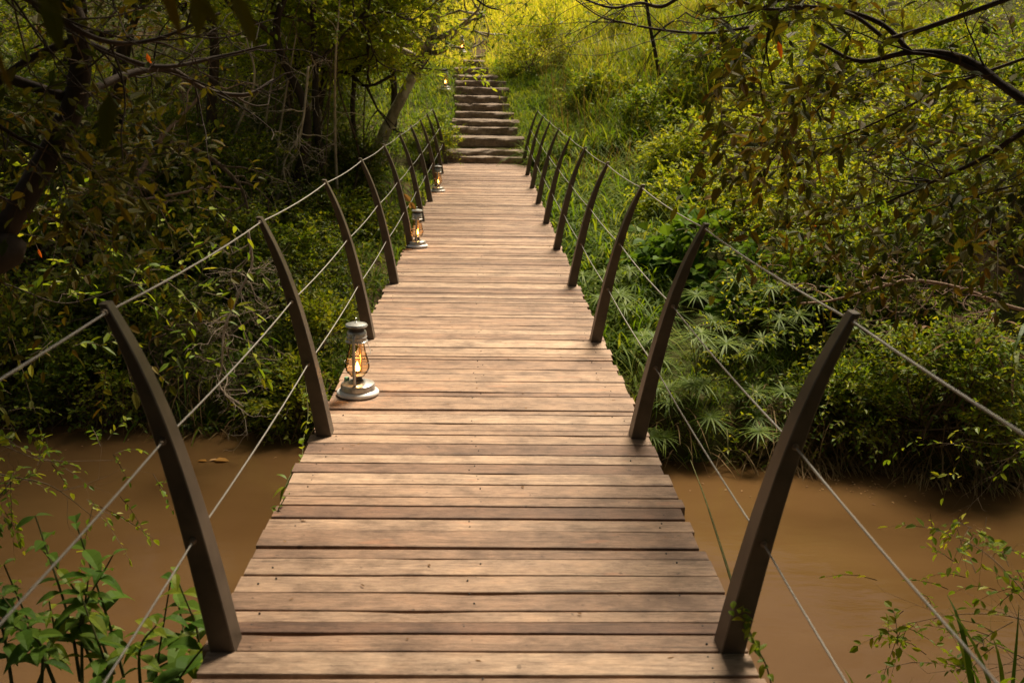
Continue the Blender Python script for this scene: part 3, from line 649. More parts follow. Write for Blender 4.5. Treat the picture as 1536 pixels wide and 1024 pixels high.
# --- umbrella sedges
def sedge(label, px, py, hgt, r, nh=4):
    r *= .74
    g = hit(px, py + 40); g[2] -= .05; root = empty('umbrella_sedge', tuple(g), label, 'sedge', 'umbrella sedges on the right bank'); lf = MB(); st = MB()
    for i in range(nh):
        top = g + [rng.normal(0, .22*(i > 0)), rng.normal(0, .2*(i > 0)), hgt*rng.uniform(.7, 1.05)]
        tube(st, catmull([g + rng.normal(0, .04, 3)*[1, 1, 0], (g+top)/2 + rng.normal(0, .05, 3), top], 4), .005, 5, cap=False)
        n = 24; a = np.linspace(0, 2*np.pi, n, endpoint=False) + rng.normal(0, .08, n); tilt = norm(np.array([rng.normal(0, .15), -.45, 1]))
        d = np.stack([np.cos(a), np.sin(a), rng.uniform(.0, .5, n)], -1); d = d - tilt*(d@tilt)[:, None]*.7 + [0, 0, .05]
        blades(lf, np.repeat(top[None], n, 0), d, r*rng.uniform(.75, 1.1, n), np.full(n, .008), rng.uniform(.15, .7, n))
    lf.build('leaves', M['sedge'], root); st.build('stems', M['stem'], root)
for lab, px, py, h, r in [
  ('umbrella sedge fanning out just behind the foot of the second right post', 1000, 610, .6, .30),
  ('umbrella sedge with the brightest radiating leaves right of the second right post', 1045, 560, .75, .32),
  ('umbrella sedge lowest down beside the brown waterline', 1060, 640, .45, .30),
  ('umbrella sedge standing alone in front of the dark bank', 1190, 515, .7, .30),
  ('umbrella sedge just above the solitary one near the thin dead sapling', 1185, 455, .8, .30),
  ('umbrella sedge between the second and third right posts', 960, 545, .7, .30),
  ('umbrella sedge behind the upper cable near the round leaves', 1095, 480, .8, .32),
  ('umbrella sedge by the third right post', 935, 480, .7, .28),
 ('umbrella sedge in the shade above the dead grass fringe', 1130, 600, .5, .28),
  ('umbrella sedge low between the third right post and the water', 985, 655, .4, .24),
  ('umbrella sedge half hidden behind the middle cable right of the second right post', 1120, 545, .6, .28),
  ('umbrella sedge tucked under the large round leaves', 1075, 510, .6, .28),
  ('umbrella sedge at the lower edge of the dark bank beside the nearest right post', 1150, 645, .4, .26),
  ('umbrella sedge by the foot of the fourth right post', 905, 440, .6, .26)]: sedge(lab, px, py, h, r)

# --- trees
def tree(name, label, trunk_pts, r0, r1, limbs, leafL, mat, bark, n_sp, cat='tree', k=9, ln=.5, kdepth=2, blen=1., wr=.42, sag=.35, group=None, extra=None, sp_r=.3, up=.3, filt=None):
    root = empty(name, tuple(np.array(trunk_pts[0], float)), label, cat, group); tb = MB(); P = catmull(trunk_pts, 6); R = np.linspace(r0, r1, len(P)); tube(tb, P, R, 10, wob=.05)
    tips = []
    for (t, d, l) in limbs: branch(tb, tips, P[int(t*(len(P)-1))], d, l, r0*(1-t)*.5 + r1*.6, kdepth, .3, .68, (2, 4), .15)
    for (pts, ra, rb, sub) in (extra or []):
        Q = catmull(pts, 6); tube(tb, Q, np.linspace(ra, rb, len(Q)), 8, wob=.06)
        for i in range(sub):
            j = rng.integers(len(Q)//4, len(Q)); dd = (Q[min(j+1, len(Q)-1)] - Q[j-1]); dd = dd/np.linalg.norm(dd) + rng.normal(0, .6, 3)
            branch(tb, tips, Q[j], dd, blen*rng.uniform(.35, .8), rb*.7, 1, .35, .6, (2, 3), 0)
    tb.build('trunk', M[bark], root, smooth=True)
    if n_sp:
        T = np.array([t[0] for t in tips]); D = np.array([t[1] for t in tips]); i = rng.integers(0, len(T), n_sp)
        o = T[i] + rng.normal(0, sp_r, (n_sp, 3)); d = D[i]*.6 + rdir(n_sp, -.8, .8)
        if filt: kk = filt(o); o, d = o[kk], d[kk]
        lf = MB(); tw = MB(); sprays(lf, tw, o, d, ln*rng.uniform(.5, 1.3, len(o)), k, leafL, wr, sag, up)
        cr = lf.build('crown', M[mat], root); o2 = tw.build('twigs', M['twig'], cr, world=False); o2.parent = cr
        o2.matrix_parent_inverse = Matrix.Translation(-Vector(root.location))
    return root
Yt = 18.5
# leaning pale trunk left of the steps
tree('tree', 'pale barked tree leaning toward the steps with bright green leaves', [hit(556, 258)-[0, 0, .2], atY(572, 212, 18.2), atY(598, 155, 18.2), atY(628, 98, 18.3), atY(646, 60, 18.3), atY(655, 10, 18.2), atY(640, -80, 18)],
     .12, .055, [(.65, (.6, -.2, .3), 1.2), (.8, (-.7, -.3, .6), 1.6), (.9, (.3, -.5, .5), 1.2), (1., (-.3, .2, 1), 1.5), (.7, (-.8, -.5, .3), 1.5), (.75, (.1, -.8, .5), 1.3), (.55, (-.7, -.8, .1), 1.6), (.6, (.7, -.6, .1), 1.1), (.6, (-.2, -1, .1), 1.4), (.65, (-1, -.2, .1), 1.7)], .12, 'leaf_bright', 'bark_pale', 3600, ln=.4, sp_r=.3, wr=.3, filt=lambda o: (o[:, 2] > 1.75 + .6*(o[:, 0] > -1.5)) & (o[:, 0] < -.85))
tree('tree', 'bushy tree with sunlit lime foliage hanging above the left railing', [hit(470, 250), atY(480, 150, 17.), atY(500, 60, 16.8), atY(520, -60, 16.5)], .08, .04,
     [(.5, (-.4, -.7, .1), 1.3), (.55, (.7, -.5, .1), 1.3), (.6, (-.9, -.1, .1), 1.3), (.45, (.3, -.9, .2), 1.2), (.7, (.6, -.4, .4), 1.2), (.8, (-.5, -.3, .4), 1.4), (.9, (.5, -.5, .2), 1.2), (1, (0, 0, 1), 1.3)], .11, 'leaf_bright', 'bark', 2600, ln=.4, sp_r=.3, wr=.34, filt=lambda o: o[:, 2] > 1.6)
for i, (lab, px, by, top, r, Y) in enumerate([
  ('thin dark trunked tree in the shadow behind the third left post', 495, 330, (475, -40), .06, 15.5),
  ('slender grey trunk standing behind the dead hanging twigs', 420, 330, (440, -60), .07, 15),
  ('dark slanting tree behind the second left post top', 350, 330, (300, -40), .08, 14.5),
  ('thin twin stemmed tree in the gloom left of the pale trunk', 545, 260, (530, -30), .05, 18),
  ('tall dark tree at the back of the left thicket', 200, 300, (230, -80), .11, 16),
  ('shadowed tree near the upper left corner', 60, 320, (90, -80), .10, 15),
  ('dark tree standing furthest back in the left thicket', 440, 215, (450, -60), .09, 20),
  ('dark tree set back just left of the pale leaning trunk', 590, 200, (575, -60), .07, 21)]):
    b = hit(px, by); t = atY(top[0], top[1], b[1]); m1 = (np.array(b)*2+np.array(t))/3 + rng.normal(0, .15, 3); m2 = (np.array(b)+2*np.array(t))/3 + rng.normal(0, .15, 3)
    tree('tree', lab, [b-[0, 0, .2], m1, m2, t, np.array(t)+[rng.normal(0, .3), -.4, 1.6], np.array(t)+[rng.normal(0, .5), -1., 3.2]], r, r*.4, [(.4, (rng.normal(0, .8), -.6, .4), 1.2), (.5, (rng.normal(0, .8), -.8, .3), 1.5), (.6, (rng.normal(0, .8), -.9, .3), 2.2), (.7, (-.6, -.8, .2), 2.2), (.75, (.8, -.4, .2), 2.0), (.85, (-.8, .3, .4), 2.2), (.9, (.6, -.7, .3), 2.2), (1, (.2, -.9, .4), 2.0)],
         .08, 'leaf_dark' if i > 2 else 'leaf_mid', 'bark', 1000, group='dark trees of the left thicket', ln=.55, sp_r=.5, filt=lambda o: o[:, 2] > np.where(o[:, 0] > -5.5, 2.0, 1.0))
# thin vines and bare stems in the left thicket
for i in range(26):
    px = rng.uniform(375, 660) if i < 20 else rng.uniform(150, 400); b = hit(px, rng.uniform(250, 330)); t = atY(px + rng.uniform(-60, 60), rng.uniform(-20, 90), b[1] + rng.uniform(-.6, .4))
    if b[0] > -1.9: continue
    mb = MB(); P = catmull([b, (b*2+t)/3 + rng.normal(0, .18, 3), (b+2*np.array(t))/3 + rng.normal(0, .18, 3), t], 5); tube(mb, P, np.linspace(.022, .010, len(P))*rng.uniform(.5, 1.3), 6)
    for q in range(3): branch(mb, [], P[rng.integers(4, len(P)-2)], rng.normal(0, 1, 3), .5, .007, 2, .5)
    o = mb.build('bare_stem', M['twig_grey'] if i % 3 == 0 else M['twig']); tagp(o, 'thin bare woody stem rising through the shaded thicket beyond the left railing', 'stem', 'bare stems in the left thicket')
# dead branches
def dead(label, pts, r, mat, n, ln=.5, depth=3, ang=.7, up=-.1):
    mb = MB(); P = catmull(pts, 6); tube(mb, P, np.linspace(r, r*.5, len(P)), 7, wob=.08)
    for i in range(n):
        j = rng.integers(1, len(P)-1); branch(mb, [], P[j], (P[j+1]-P[j-1])*4 + rng.normal(0, .6, 3), ln*rng.uniform(.6, 1.3), r*.45, depth, .55, .72, (2, 3), up, 5, ang)
    return tagp(mb.build('dead_branch', M[mat], smooth=True), label, 'dead branch')
dead('pale dead branch with many curling twigs hanging over the water left of the second post', [atY(372, 345, 9.2), atY(378, 395, 9.2), atY(368, 420, 9.15), atY(352, 455, 9.1), atY(336, 495, 9.1), atY(333, 545, 9.1), atY(330, 580, 9.1), atY(365, 610, 9.)], .013, 'twig_grey', 20, .3, 3)
dead('tangle of bare pinkish grey twigs against the dark thicket below the lime tree', [atY(462, 100, 14), atY(458, 150, 13.9), atY(450, 200, 13.8), atY(425, 250, 13.7), atY(440, 300, 13.6)], .018, 'twig_grey', 13, .45, 3)
dead('pinkish dry branch reaching in from the right above the nearest right post', [atY(1560, 472, 8.2), atY(1500, 455, 8.3), atY(1440, 432, 8.4), atY(1370, 420, 8.5), atY(1330, 428, 8.5), atY(1250, 450, 8.6), atY(1200, 455, 8.6)], .018, 'twig_pink', 16, .3, 3, .5, 0)
dead('dead leaning stick caught in the leaves of the left bank', [atY(190, 300, 11.5), atY(240, 210, 11.7), atY(300, 145, 11.9)], .03, 'twig_pink', 4, .4, 2)
dead('bare low branch crossing the shaded left bank', [atY(200, 302, 10.9), atY(270, 290, 10.9), atY(320, 280, 10.9), atY(360, 284, 10.9)], .016, 'twig_pink', 6, .3, 2, .4)
dead('bare curved branch arching down the middle of the left bank', [atY(270, 215, 12), atY(320, 240, 12), atY(360, 280, 12), atY(375, 330, 12)], .03, 'twig', 6, .5, 2)
for q in range(9):
    px = rng.uniform(230, 430); py = rng.uniform(470, 600); 
    dead('dark tangled roots and fallen twigs low on the left bank', [atY(px, py, 10.1), atY(px+rng.uniform(-60, 60), py+rng.uniform(-40, 40), 10), atY(px+rng.uniform(-90, 90), py+rng.uniform(-20, 70), 9.95)], .012, 'twig', 5, .35, 2)['group'] = 'tangled roots on the left bank'
# thin dead sapling on the right bank
b = hit(1152, 520)
dead('thin straight dead sapling with a forked top on the right bank', [b, atY(1152, 480, b[1]), atY(1154, 430, b[1]), atY(1150, 395, b[1])], .012, 'twig_pink', 2, .2, 1)
# black sapling and bare boughs in the bright grass top right of centre
b = hit(992, 135)
tree('sapling', 'slim dark sapling standing in the bright grass below the bare boughs', [b, atY(985, 90, b[1]), atY(975, 40, b[1]), atY(965, -30, b[1])], .05, .03, [(.6, (.5, 0, .5), .9), (.8, (-.5, 0, .6), .8)], .07, 'leaf_mid', 'bark', 90, 'sapling', ln=.4)

# --- large trees rooted on the near bank whose boughs reach into the picture
def A(px, py, Y): return np.array(atY(px, py, Y))
vis_ok = lambda o: ~((np.abs(o[:, 0]) < 1.6) & (o[:, 2] < CAMZ + .6 + np.abs(o[:, 1])*0 + .1*np.maximum(o[:, 1], 0)))
tree('overhanging_tree', 'large shady tree whose olive brown leafy boughs hang in from the upper right', [(5.2, 2.2, -.9), (4.9, 2.6, .8), (4.3, 3., 2.4), (3.4, 3.2, 3.6), (2.4, 3.2, 4.6)], .22, .10,
     [(.7, (-.6, -.3, .7), 2.2), (.85, (-.6, -.6, .4), 2.2), (1., (-.7, -.5, .4), 2.2), (.6, (.5, -.5, .6), 2.2), (.8, (.4, -.9, .5), 2.2)], .085, 'leaf_olive', 'bark', 1500, ln=.42, k=8, sp_r=.35, wr=.42, blen=.5,
     filt=lambda o: (o[:, 2] > 3.0 + .25*np.maximum(o[:, 1], 0)) ,
     extra=[([A(1700, 230, 3.4), A(1536, 150, 3.7), A(1450, 90, 3.9), A(1370, 78, 4.), A(1290, 92, 4.1), A(1230, 65, 4.2)], .020, .006, 2),
            ([A(1365, 78, 4.), A(1320, 35, 4.1), A(1240, 12, 4.2), A(1150, 14, 4.4), A(1090, -6, 4.5), A(1000, -30, 4.6)], .011, .005, 2)])
def bough(label, pts, r, n_sub, n_sp, L, mat='leaf_olive', ln=.35, k=8, spr=.17, blen=.42, wr=.45, name='leafy_bough', bark='bark', sag=.35, up=.2):
    root = empty(name, tuple(np.array(pts[0])), label, 'bough'); r *= .62; spr = spr if L > .05 else .02; L = L*.88 if L > .055 else L; tb = MB(); pts = [np.array(p, float) for p in pts]; k0 = 1; Q = catmull(pts, 6); q0 = pts[0]
    if abs(q0[0]) > 1.1 and q0[1] < 7:
        sx = 1. if q0[0] > 0 else -1.; e = [q0 + [sx*1.1, -.2, .45], q0 + [sx*2., -.3, .9]] if L > .055 else [q0 + [sx*.35, -.1, -.25], q0 + [sx*.6, -.15, -.9]]
        E2 = catmull([e[1], e[0], q0, pts[1]], 6)[:12]; Q = np.vstack([E2, Q]); k0 = 13
    tube(tb, Q, np.concatenate([np.full(k0-1, r*1.15), np.linspace(r, r*.35, len(Q)-k0+1)]), 8, wob=.06); tips = []
    for i in range(n_sub):
        j = rng.integers(k0, len(Q)-1); dd = norm(Q[j+1]-Q[j-1]) + rng.normal(0, .7, 3); branch(tb, tips, Q[j], dd, blen*rng.uniform(.4, 1), min(r*.3, .005), 1, .35, .6, (1, 3), 0)
    tips.append((Q[-1], norm(Q[-1]-Q[-2]))); tb.build('wood', M[bark], root, smooth=True)
    if n_sp:
        T = np.array([t[0] for t in tips]); D = np.array([t[1] for t in tips]); i = rng.integers(0, len(T), n_sp); n_sp = int(n_sp*(1.9 if pts[0][0] < 0 else 1.35) if L > .055 else n_sp*.95); i = rng.integers(0, len(T), n_sp); o = T[i] + rng.normal(0, spr, (n_sp, 3)); d = D[i] + rdir(n_sp, -.8, .6)*.8; kk = (o[:, 1] > 7) | (np.abs(o[:, 0] + d[:, 0]*ln*.6) > np.where(o[:, 0] < 0, 1.12, .9)); o, d = o[kk], d[kk]; n_sp = len(o)
        lf = MB(); tw = MB(); sprays(lf, tw, o, d, ln*rng.uniform(.5, 1.2, n_sp), k, L, wr, sag, up, .002); lf.build('leaves', M[mat], root); tw.build('twigs', M['twig'], root)
    return root
bough('long olive leaved bough crossing the upper right corner', [A(1640, 250, 3.4), A(1536, 152, 3.7), A(1440, 95, 3.9), A(1360, 80, 4.), A(1290, 95, 4.1)], .022, 10, 60, .075)
bough('leafy bough sweeping down from the right edge over the shrubs', [A(1660, 130, 4.), A(1536, 198, 4.3), A(1470, 240, 4.4), A(1400, 272, 4.5), A(1330, 304, 4.6)], .024, 10, 60, .08)
bough('thin lower bough of dim leaves reaching in from the right edge', [A(1660, 260, 4.3), A(1540, 275, 4.6), A(1440, 300, 4.8), A(1320, 335, 5.)], .012, 7, 45, .075)
bough('hanging cluster of brown green leaves above the right hillside grass', [A(1330, 60, 4.), A(1270, 20, 4.1), A(1180, 12, 4.2), A(1150, 60, 4.2), A(1160, 130, 4.2)], .014, 9, 50, .085)
bough('leaf spray in the top edge left of the hanging cluster', [A(1300, -40, 3.9), A(1200, -10, 4.), A(1120, 20, 4.1), A(1060, 30, 4.1)], .012, 9, 45, .085)
bough('second dim bough low among the right hand leaves', [A(1420, 130, 4.6), A(1300, 190, 4.8), A(1230, 210, 5.), A(1130, 215, 5.)], .010, 6, 34, .08)
bough('bare grey bough with crooked twigs against the golden grass', [A(1060, -40, 9), A(1000, 8, 9), A(960, 5, 9), A(920, 12, 9), A(880, 0, 9), A(850, -20, 9)], .030, 9, 0, .05, blen=1.0)
bough('bare drooping bough right of the stairway view', [A(1130, 40, 10), A(1060, 50, 10), A(990, 45, 10), A(940, 35, 10), A(900, 25, 10), A(850, -10, 10)], .026, 11, 10, .06, 'leaf_mid', blen=1.0)
bough('short dark bare bough poking in above the head of the steps', [A(640, -40, 12), A(700, -10, 12), A(730, 10, 12), A(748, 15, 12)], .03, 3, 6, .06, 'leaf_mid')
tree('overhanging_tree', 'large dark tree leaning in from the left with boughs across the corner', [(-3.9, 1.8, -.9), (-3.7, 2.6, .2), A(-70, 420, 3.4), A(0, 355, 3.6), A(60, 255, 3.7), A(112, 150, 3.8), A(118, 60, 3.8), A(90, -60, 3.8), A(60, -360, 3.8)], .05, .035,
     [(1., (.3, -.5, .8), 2.2), (.95, (.8, -.4, .5), 2.2), (.97, (-.5, -.8, .5), 2.2), (.9, (-.6, .3, .5), 1.6), (.97, (.1, .9, .35), 2.8), (1., (-.6, .8, .3), 3.)], .11, 'leaf_dark', 'bark', 3000, ln=.42, k=8, sp_r=.35, blen=.7,
     filt=lambda o: (o[:, 2] > 3.0 + .25*np.maximum(o[:, 1], 0)))
bough('thick dark bough curving across the upper left', [A(112, 150, 3.8), A(190, 112, 4.1), A(255, 105, 4.3), A(310, 135, 4.5), A(370, 142, 4.6), A(410, 120, 4.7)], .028, 9, 40, .065)
bough('shorter dark bough above the curving one on the left', [A(118, 60, 3.8), A(230, 100, 4.), A(330, 85, 4.2), A(400, 68, 4.3)], .02, 9, 40, .062)
bough('dense shadowy bough filling the top left corner', [A(-60, -60, 3.), A(60, 10, 3.1), A(150, 60, 3.2), A(230, 60, 3.3), A(330, 20, 3.4)], .02, 14, 60, .07)
bough('shadowy leafy bough at the left edge above the railing', [A(-80, 120, 3.4), A(0, 190, 3.5), A(80, 230, 3.6), A(160, 250, 3.8)], .016, 12, 50, .065)
bough('drooping dark bough at the left edge beside the trunk', [A(-80, 260, 3.6), A(10, 300, 3.8), A(80, 330, 4.), A(150, 350, 4.2)], .012, 10, 46, .065)
bough('pale green leafy spray hanging over the first left post', [A(-60, 400, 4.6), A(20, 430, 4.8), A(100, 455, 5.), A(190, 430, 5.1), A(230, 425, 5.2)], .008, 8, 26, .085, 'leaf_mid', .3, 6, .08, .4, .35)
# large blurred leaves close to the lens at the upper left
lf = MB(); tw = MB(); C0 = [(30, -30, 1.0), (130, 40, 1.1), (245, 20, 1.15), (300, 50, 1.3), (60, 150, 1.2)]
for px, py, Y in C0:
    o = A(px, py-60, Y); n = 3; p = np.repeat(o[None], n, 0) + rng.normal(0, .04, (n, 3)) + [0, 0, .03]; d = np.array([.35, .1, -.9]) + rng.normal(0, .35, (n, 3))
    V, Q = leaves(p, d, np.array([0, -1, .3]) + rng.normal(0, .3, (n, 3)), rng.uniform(.05, .085, n), rng.uniform(.016, .026, n)); lf.add(V, Q)
root = empty('leafy_bough', tuple(A(0, -250, 1.1)), 'blurred large dark leaves hanging close in the top left corner', 'bough')
tube(tw, catmull([A(-200, -160, 1.), A(30, -110, 1.05), A(200, -80, 1.15), A(450, -60, 1.3)], 6), .005, 6); lf.build('leaves', M['leaf_olive'], root); tw.build('wood', M['bark'], root)
# canopy behind and above the camera, unseen and shaped to shade the near deck
tree('overhanging_tree', 'big spreading unseen tree on the near bank shaped to shade the start of the bridge', [(-2.6, -3., -.5), (-2.4, -2.9, 1.2), (-2.0, -2.6, 3.0), (-1.2, -2., 4.6)], .25, .14,
     [(.7, (-.6, .6, .6), 2.8), (.85, (.6, .6, .5), 2.8), (1., (.7, .2, .5), 2.8), (.9, (-.5, -.6, .5), 2.6), (1., (.3, .9, .25), 2.6), (.95, (.9, -.5, .3), 2.8), (.9, (-.9, .3, .3), 2.6), (.5, (.2, -.9, .2), 2.6), (.45, (-.8, -.6, .2), 2.4), (.5, (.9, -.5, .2), 2.6)], .16, 'leaf_shade', 'bark', 7600, ln=.6, k=8, sp_r=.6, blen=1.9,
     extra=[([(-1.2, -2., 4.6), (-.8, .5, 5.2), (-.3, 3., 5.5), (.1, 5.4, 5.8)], .1, .04, 16), ([(-1.2, -2., 4.6), (.8, -.3, 5.1), (2., 2., 5.4), (2.4, 4.5, 5.7)], .09, .04, 12), ([(-1.2, -2., 4.6), (-2.4, .3, 4.9), (-3., 2.4, 5.3), (-3., 5., 5.7)], .09, .04, 12)],
     filt=lambda o: ((o[:, 2] > 3.2 + .3*np.maximum(o[:, 1], 0)) & (o[:, 1] < 7)) | ((o[:, 1] < -1.5) & (o[:, 2] > .4)))

tree('tree', 'tall unseen tree added high on the right bank so its crown shades the slope', [(9.5, 11.5, -.8), (9.6, 11.4, 1.5), (9.4, 11., 3.6), (9.2, 10.6, 5.4)], .18, .08,
     [(.6, (-.8, -.3, .3), 2.4), (.75, (.3, -.9, .4), 2.4), (.85, (-.6, .6, .3), 2.4), (.95, (-.9, -.4, .3), 2.6), (1., (-.3, -.8, .4), 2.4), (.8, (.9, .2, .4), 2.4), (.9, (-.9, -.9, .1), 2.8)], .11, 'leaf_dark', 'bark', 900, ln=.55, sp_r=.5, filt=lambda o: o[:, 2] > 3.0)  # out-of-frame tree, put in to darken the right side
for lab, x, y in [('unseen broad crowned tree added behind the start of the bridge to block light', 3.6, -5.2), ('unseen tree added close behind the camera side bank on the left to block light', -5.2, -4.6), ('tall unseen tree added straight behind the start of the bridge to block light', -.4, -8.)]:  # unseen trees added behind the camera to block light from the rear
    tree('overhanging_tree', lab, [(x, y, -.6), (x+.1, y, 1.), (x-.1, y+.2, 2.8), (x, y+.3, 4.6)], .2, .1,
     [(t, (math.cos(a), math.sin(a), .2), 2.3) for t, a in zip((.3, .35, .4, .5, .55, .6, .7, .8, .9, 1.), (0, 1.2, 2.4, 3.6, 4.8, .6, 1.8, 3., 4.2, 5.4))], .2, 'leaf_shade', 'bark', 2200, ln=.6, k=8, sp_r=.6, filt=lambda o: (o[:, 1] < -1.2) & (o[:, 2] > -.2))
# --- near plants
def plant(name, label, base, hts, L, mat, wr=.42, k=10, droop=.3, bark='stem', rad=.006, spread=.35, cat='plant', lean=(0, 0, 1), side=.3, pair=True):
    base = np.array(base, float); root = empty(name, tuple(base), label, cat); lf = MB(); st = MB()
    for h in hts:
        d = norm(np.array(lean) + rng.normal(0, spread, 3)*[1, 1, .3]); b = base + rng.normal(0, .1, 3)*[1, 1, 0]; P = catmull([b, b + d*h*.5 + rng.normal(0, .03, 3), b + d*h + rng.normal(0, .05, 3)], 8); tube(st, P, np.linspace(rad, rad*.4, len(P)), 6, cap=False)
        for j in range(k):
            t = .35 + .65*j/(k-1); q = P[int(t*(len(P)-1))]; a = j*2.4 + rng.uniform(-.3, .3)
            for s in ((0, math.pi) if pair else (0,)):
                dd = np.array([math.cos(a+s), math.sin(a+s), rng.uniform(-.2, .6)]); l = L*rng.uniform(.6, 1.1)*(1 - .35*(t > .95)); n = 1
                sprays_leaf(lf, q, dd, l, l*wr)
    lf.build('leaves', M[mat], root); st.build('stems', M[bark], root); return root
def sprays_leaf(mb, p, d, L, W, seg=5):
    """one curved leaf with a midrib fold"""
    d = norm(np.array(d, float)); s = norm(np.cross(d, [0, 0, 1.]) + rng.normal(0, .15, 3)); n = norm(np.cross(s, d)); rows = []
    dr = rng.uniform(.15, .55); sh = [0, .72, 1, .85, .5, 0][:seg+1]
    for i in range(seg+1):
        t = i/seg; c = p + d*L*t*(1-.1*t) - np.array([0, 0, 1])*L*dr*t*t; w = W*.5*sh[i] + .0004; e = n*w*.35
        rows += [c - s*w + e, c, c + s*w + e]
    Q = []
    for i in range(seg):
        a = i*3; Q += [(a, a+1, a+4, a+3), (a+1, a+2, a+5, a+4)]
    mb.add(np.array(rows), Q)
def near(px, py, Y): p = A(px, py, Y); return p
b = lambda px, py, Y: A(px, py, Y)
plant('broad_leaved_plant', 'glossy broad leaved plant at the foot of the nearest left post', b(235, 1085, 2.8), [.5, .42, .52, .4, .36, .3], .145, 'leaf_broad', .46, 7)
plant('broad_leaved_plant', 'tall upright leafy stem beside the nearest left post', b(235, 1060, 3.1), [.42], .12, 'leaf_broad', .45, 6, spread=.05)
plant('broad_leaved_plant', 'leafy plant spreading in the bottom left corner', b(50, 1050, 2.7), [.46, .4, .34, .44, .38, .3], .12, 'leaf_broad', .36, 8)
plant('broad_leaved_plant', 'slender taller plant with narrow leaves over the water at the lower left', b(120, 1020, 3.3), [.62, .56, .42], .10, 'leaf_mid', .32, 8, spread=.18)
plant('broad_leaved_plant', 'low leafy plant filling the gap in the lower left corner', b(165, 1070, 2.7), [.36, .4, .34, .3, .38], .11, 'leaf_mid', .4, 7)
bough('small leaved twig reaching over the water from the left edge', [b(-60, 700, 3.6), b(20, 715, 3.8), b(80, 730, 4.), b(140, 775, 4.1)], .006, 5, 14, .038, 'leaf_mid', .22, 8, .05, .3, .5, 'leafy_twig', 'twig')
bough('sprig of small green leaves above the brown water at the left edge', [b(-60, 640, 3.6), b(10, 670, 3.8), b(70, 690, 4.), b(170, 690, 4.2)], .004, 5, 14, .034, 'leaf_mid', .2, 8, .05, .25, .5, 'leafy_twig', 'twig')
bough('dense little leafy shrub tip at the left edge of the water', [b(-80, 800, 3.4), b(-20, 760, 3.6), b(20, 720, 3.7)], .006, 8, 24, .04, 'leaf_mid', .2, 8, .06, .3, .5, 'leafy_twig', 'twig')
bough('reddish stemmed twig with curled leaves at the lower right', [b(1600, 960, 3.4), b(1530, 880, 3.5), b(1480, 830, 3.6), b(1425, 800, 3.7)], .005, 6, 12, .045, 'leaf_mid', .22, 6, .04, .3, .5, 'leafy_twig', 'twig_pink')
bough('leafy twig reaching left above the sword leaves at the lower right', [b(1640, 980, 3.3), b(1540, 930, 3.4), b(1450, 920, 3.5), b(1360, 935, 3.6)], .005, 8, 24, .045, 'leaf_mid', .2, 7, .05, .35, .5, 'leafy_twig', 'twig_pink')
bough('leafy twigs in the bottom right corner', [b(1640, 1060, 3.1), b(1560, 1000, 3.2), b(1480, 960, 3.3)], .006, 8, 26, .045, 'leaf_mid', .22, 7, .07, .35, .5, 'leafy_twig', 'twig')
bough('green spray hanging in at the right edge above the water', [b(1640, 640, 5), b(1560, 660, 5.1), b(1500, 700, 5.2), b(1480, 740, 5.2)], .006, 8, 22, .06, 'leaf_mid', .25, 7, .07, .35, .45, 'leafy_twig', 'twig')
# sword leaves
def swords(label, px, py, Y, n, L, w, name='sword_grass'):
    p = b(px, py, Y); mb = MB(); P = np.repeat(p[None], n, 0) + rng.normal(0, .05, (n, 3))*[1, 1, 0]; d = np.array([0, 0, 1.]) + rng.normal(0, .28, (n, 3)); blades(mb, P, d, L*rng.uniform(.5, 1.1, n), np.full(n, w), rng.uniform(.05, .5, n), 6); tagp(mb.build(name, M['grass_green']), label, 'plant')
swords('upright sword shaped leaves in the bottom right corner', 1480, 1120, 3.0, 14, .62, .012)
swords('few dark blade leaves rising at the bottom edge over the water', 1330, 1110, 3.0, 7, .3, .007)
# vines
def vine(label, pts, L, n):
    root = empty('climbing_vine', tuple(pts[0]), label, 'vine'); st = MB(); lf = MB(); P = catmull(pts, 6); tube(st, P, .0022, 5)
    for i in range(n):
        q = P[rng.integers(0, len(P))]; sprays_leaf(lf, q + rng.normal(0, .008, 3), rng.normal(0, 1, 3) + [0, 0, .2], L*rng.uniform(.6, 1.2), L*.5)
    lf.build('leaves', M['leaf_mid'], root); st.build('stem', M['stem'], root)
vine('leafy vine climbing the outside of the nearest right post foot', [A(1165, 1060, 2.42), A(1150, 1000, 2.40), A(1132, 965, 2.39), A(1120, 935, 2.385), A(1106, 915, 2.38)], .034, 46)
vine('bright leaved vine twig curling over the left deck edge', [A(457, 560, 4.9), A(462, 620, 4.7), A(455, 660, 4.5), A(452, 690, 4.2), A(436, 712, 3.9), A(428, 730, 3.8)], .055, 26)
vine('small leaves peeping over the left deck edge', [A(425, 800, 3.3), A(416, 770, 3.35), A(428, 745, 3.4)], .03, 9)
# thin reed leaning over the water right of the deck
mb = MB(); P = catmull([A(1108, 905, 3.1), A(1078, 810, 3.6), A(1055, 740, 4.2), A(1036, 690, 4.8)], 6); tube(mb, P, np.linspace(.006, .002, len(P)), 5); tagp(mb.build('reed_stalk', M['stem']), 'thin dark reed stalk leaning over the water by the right deck edge', 'reed')
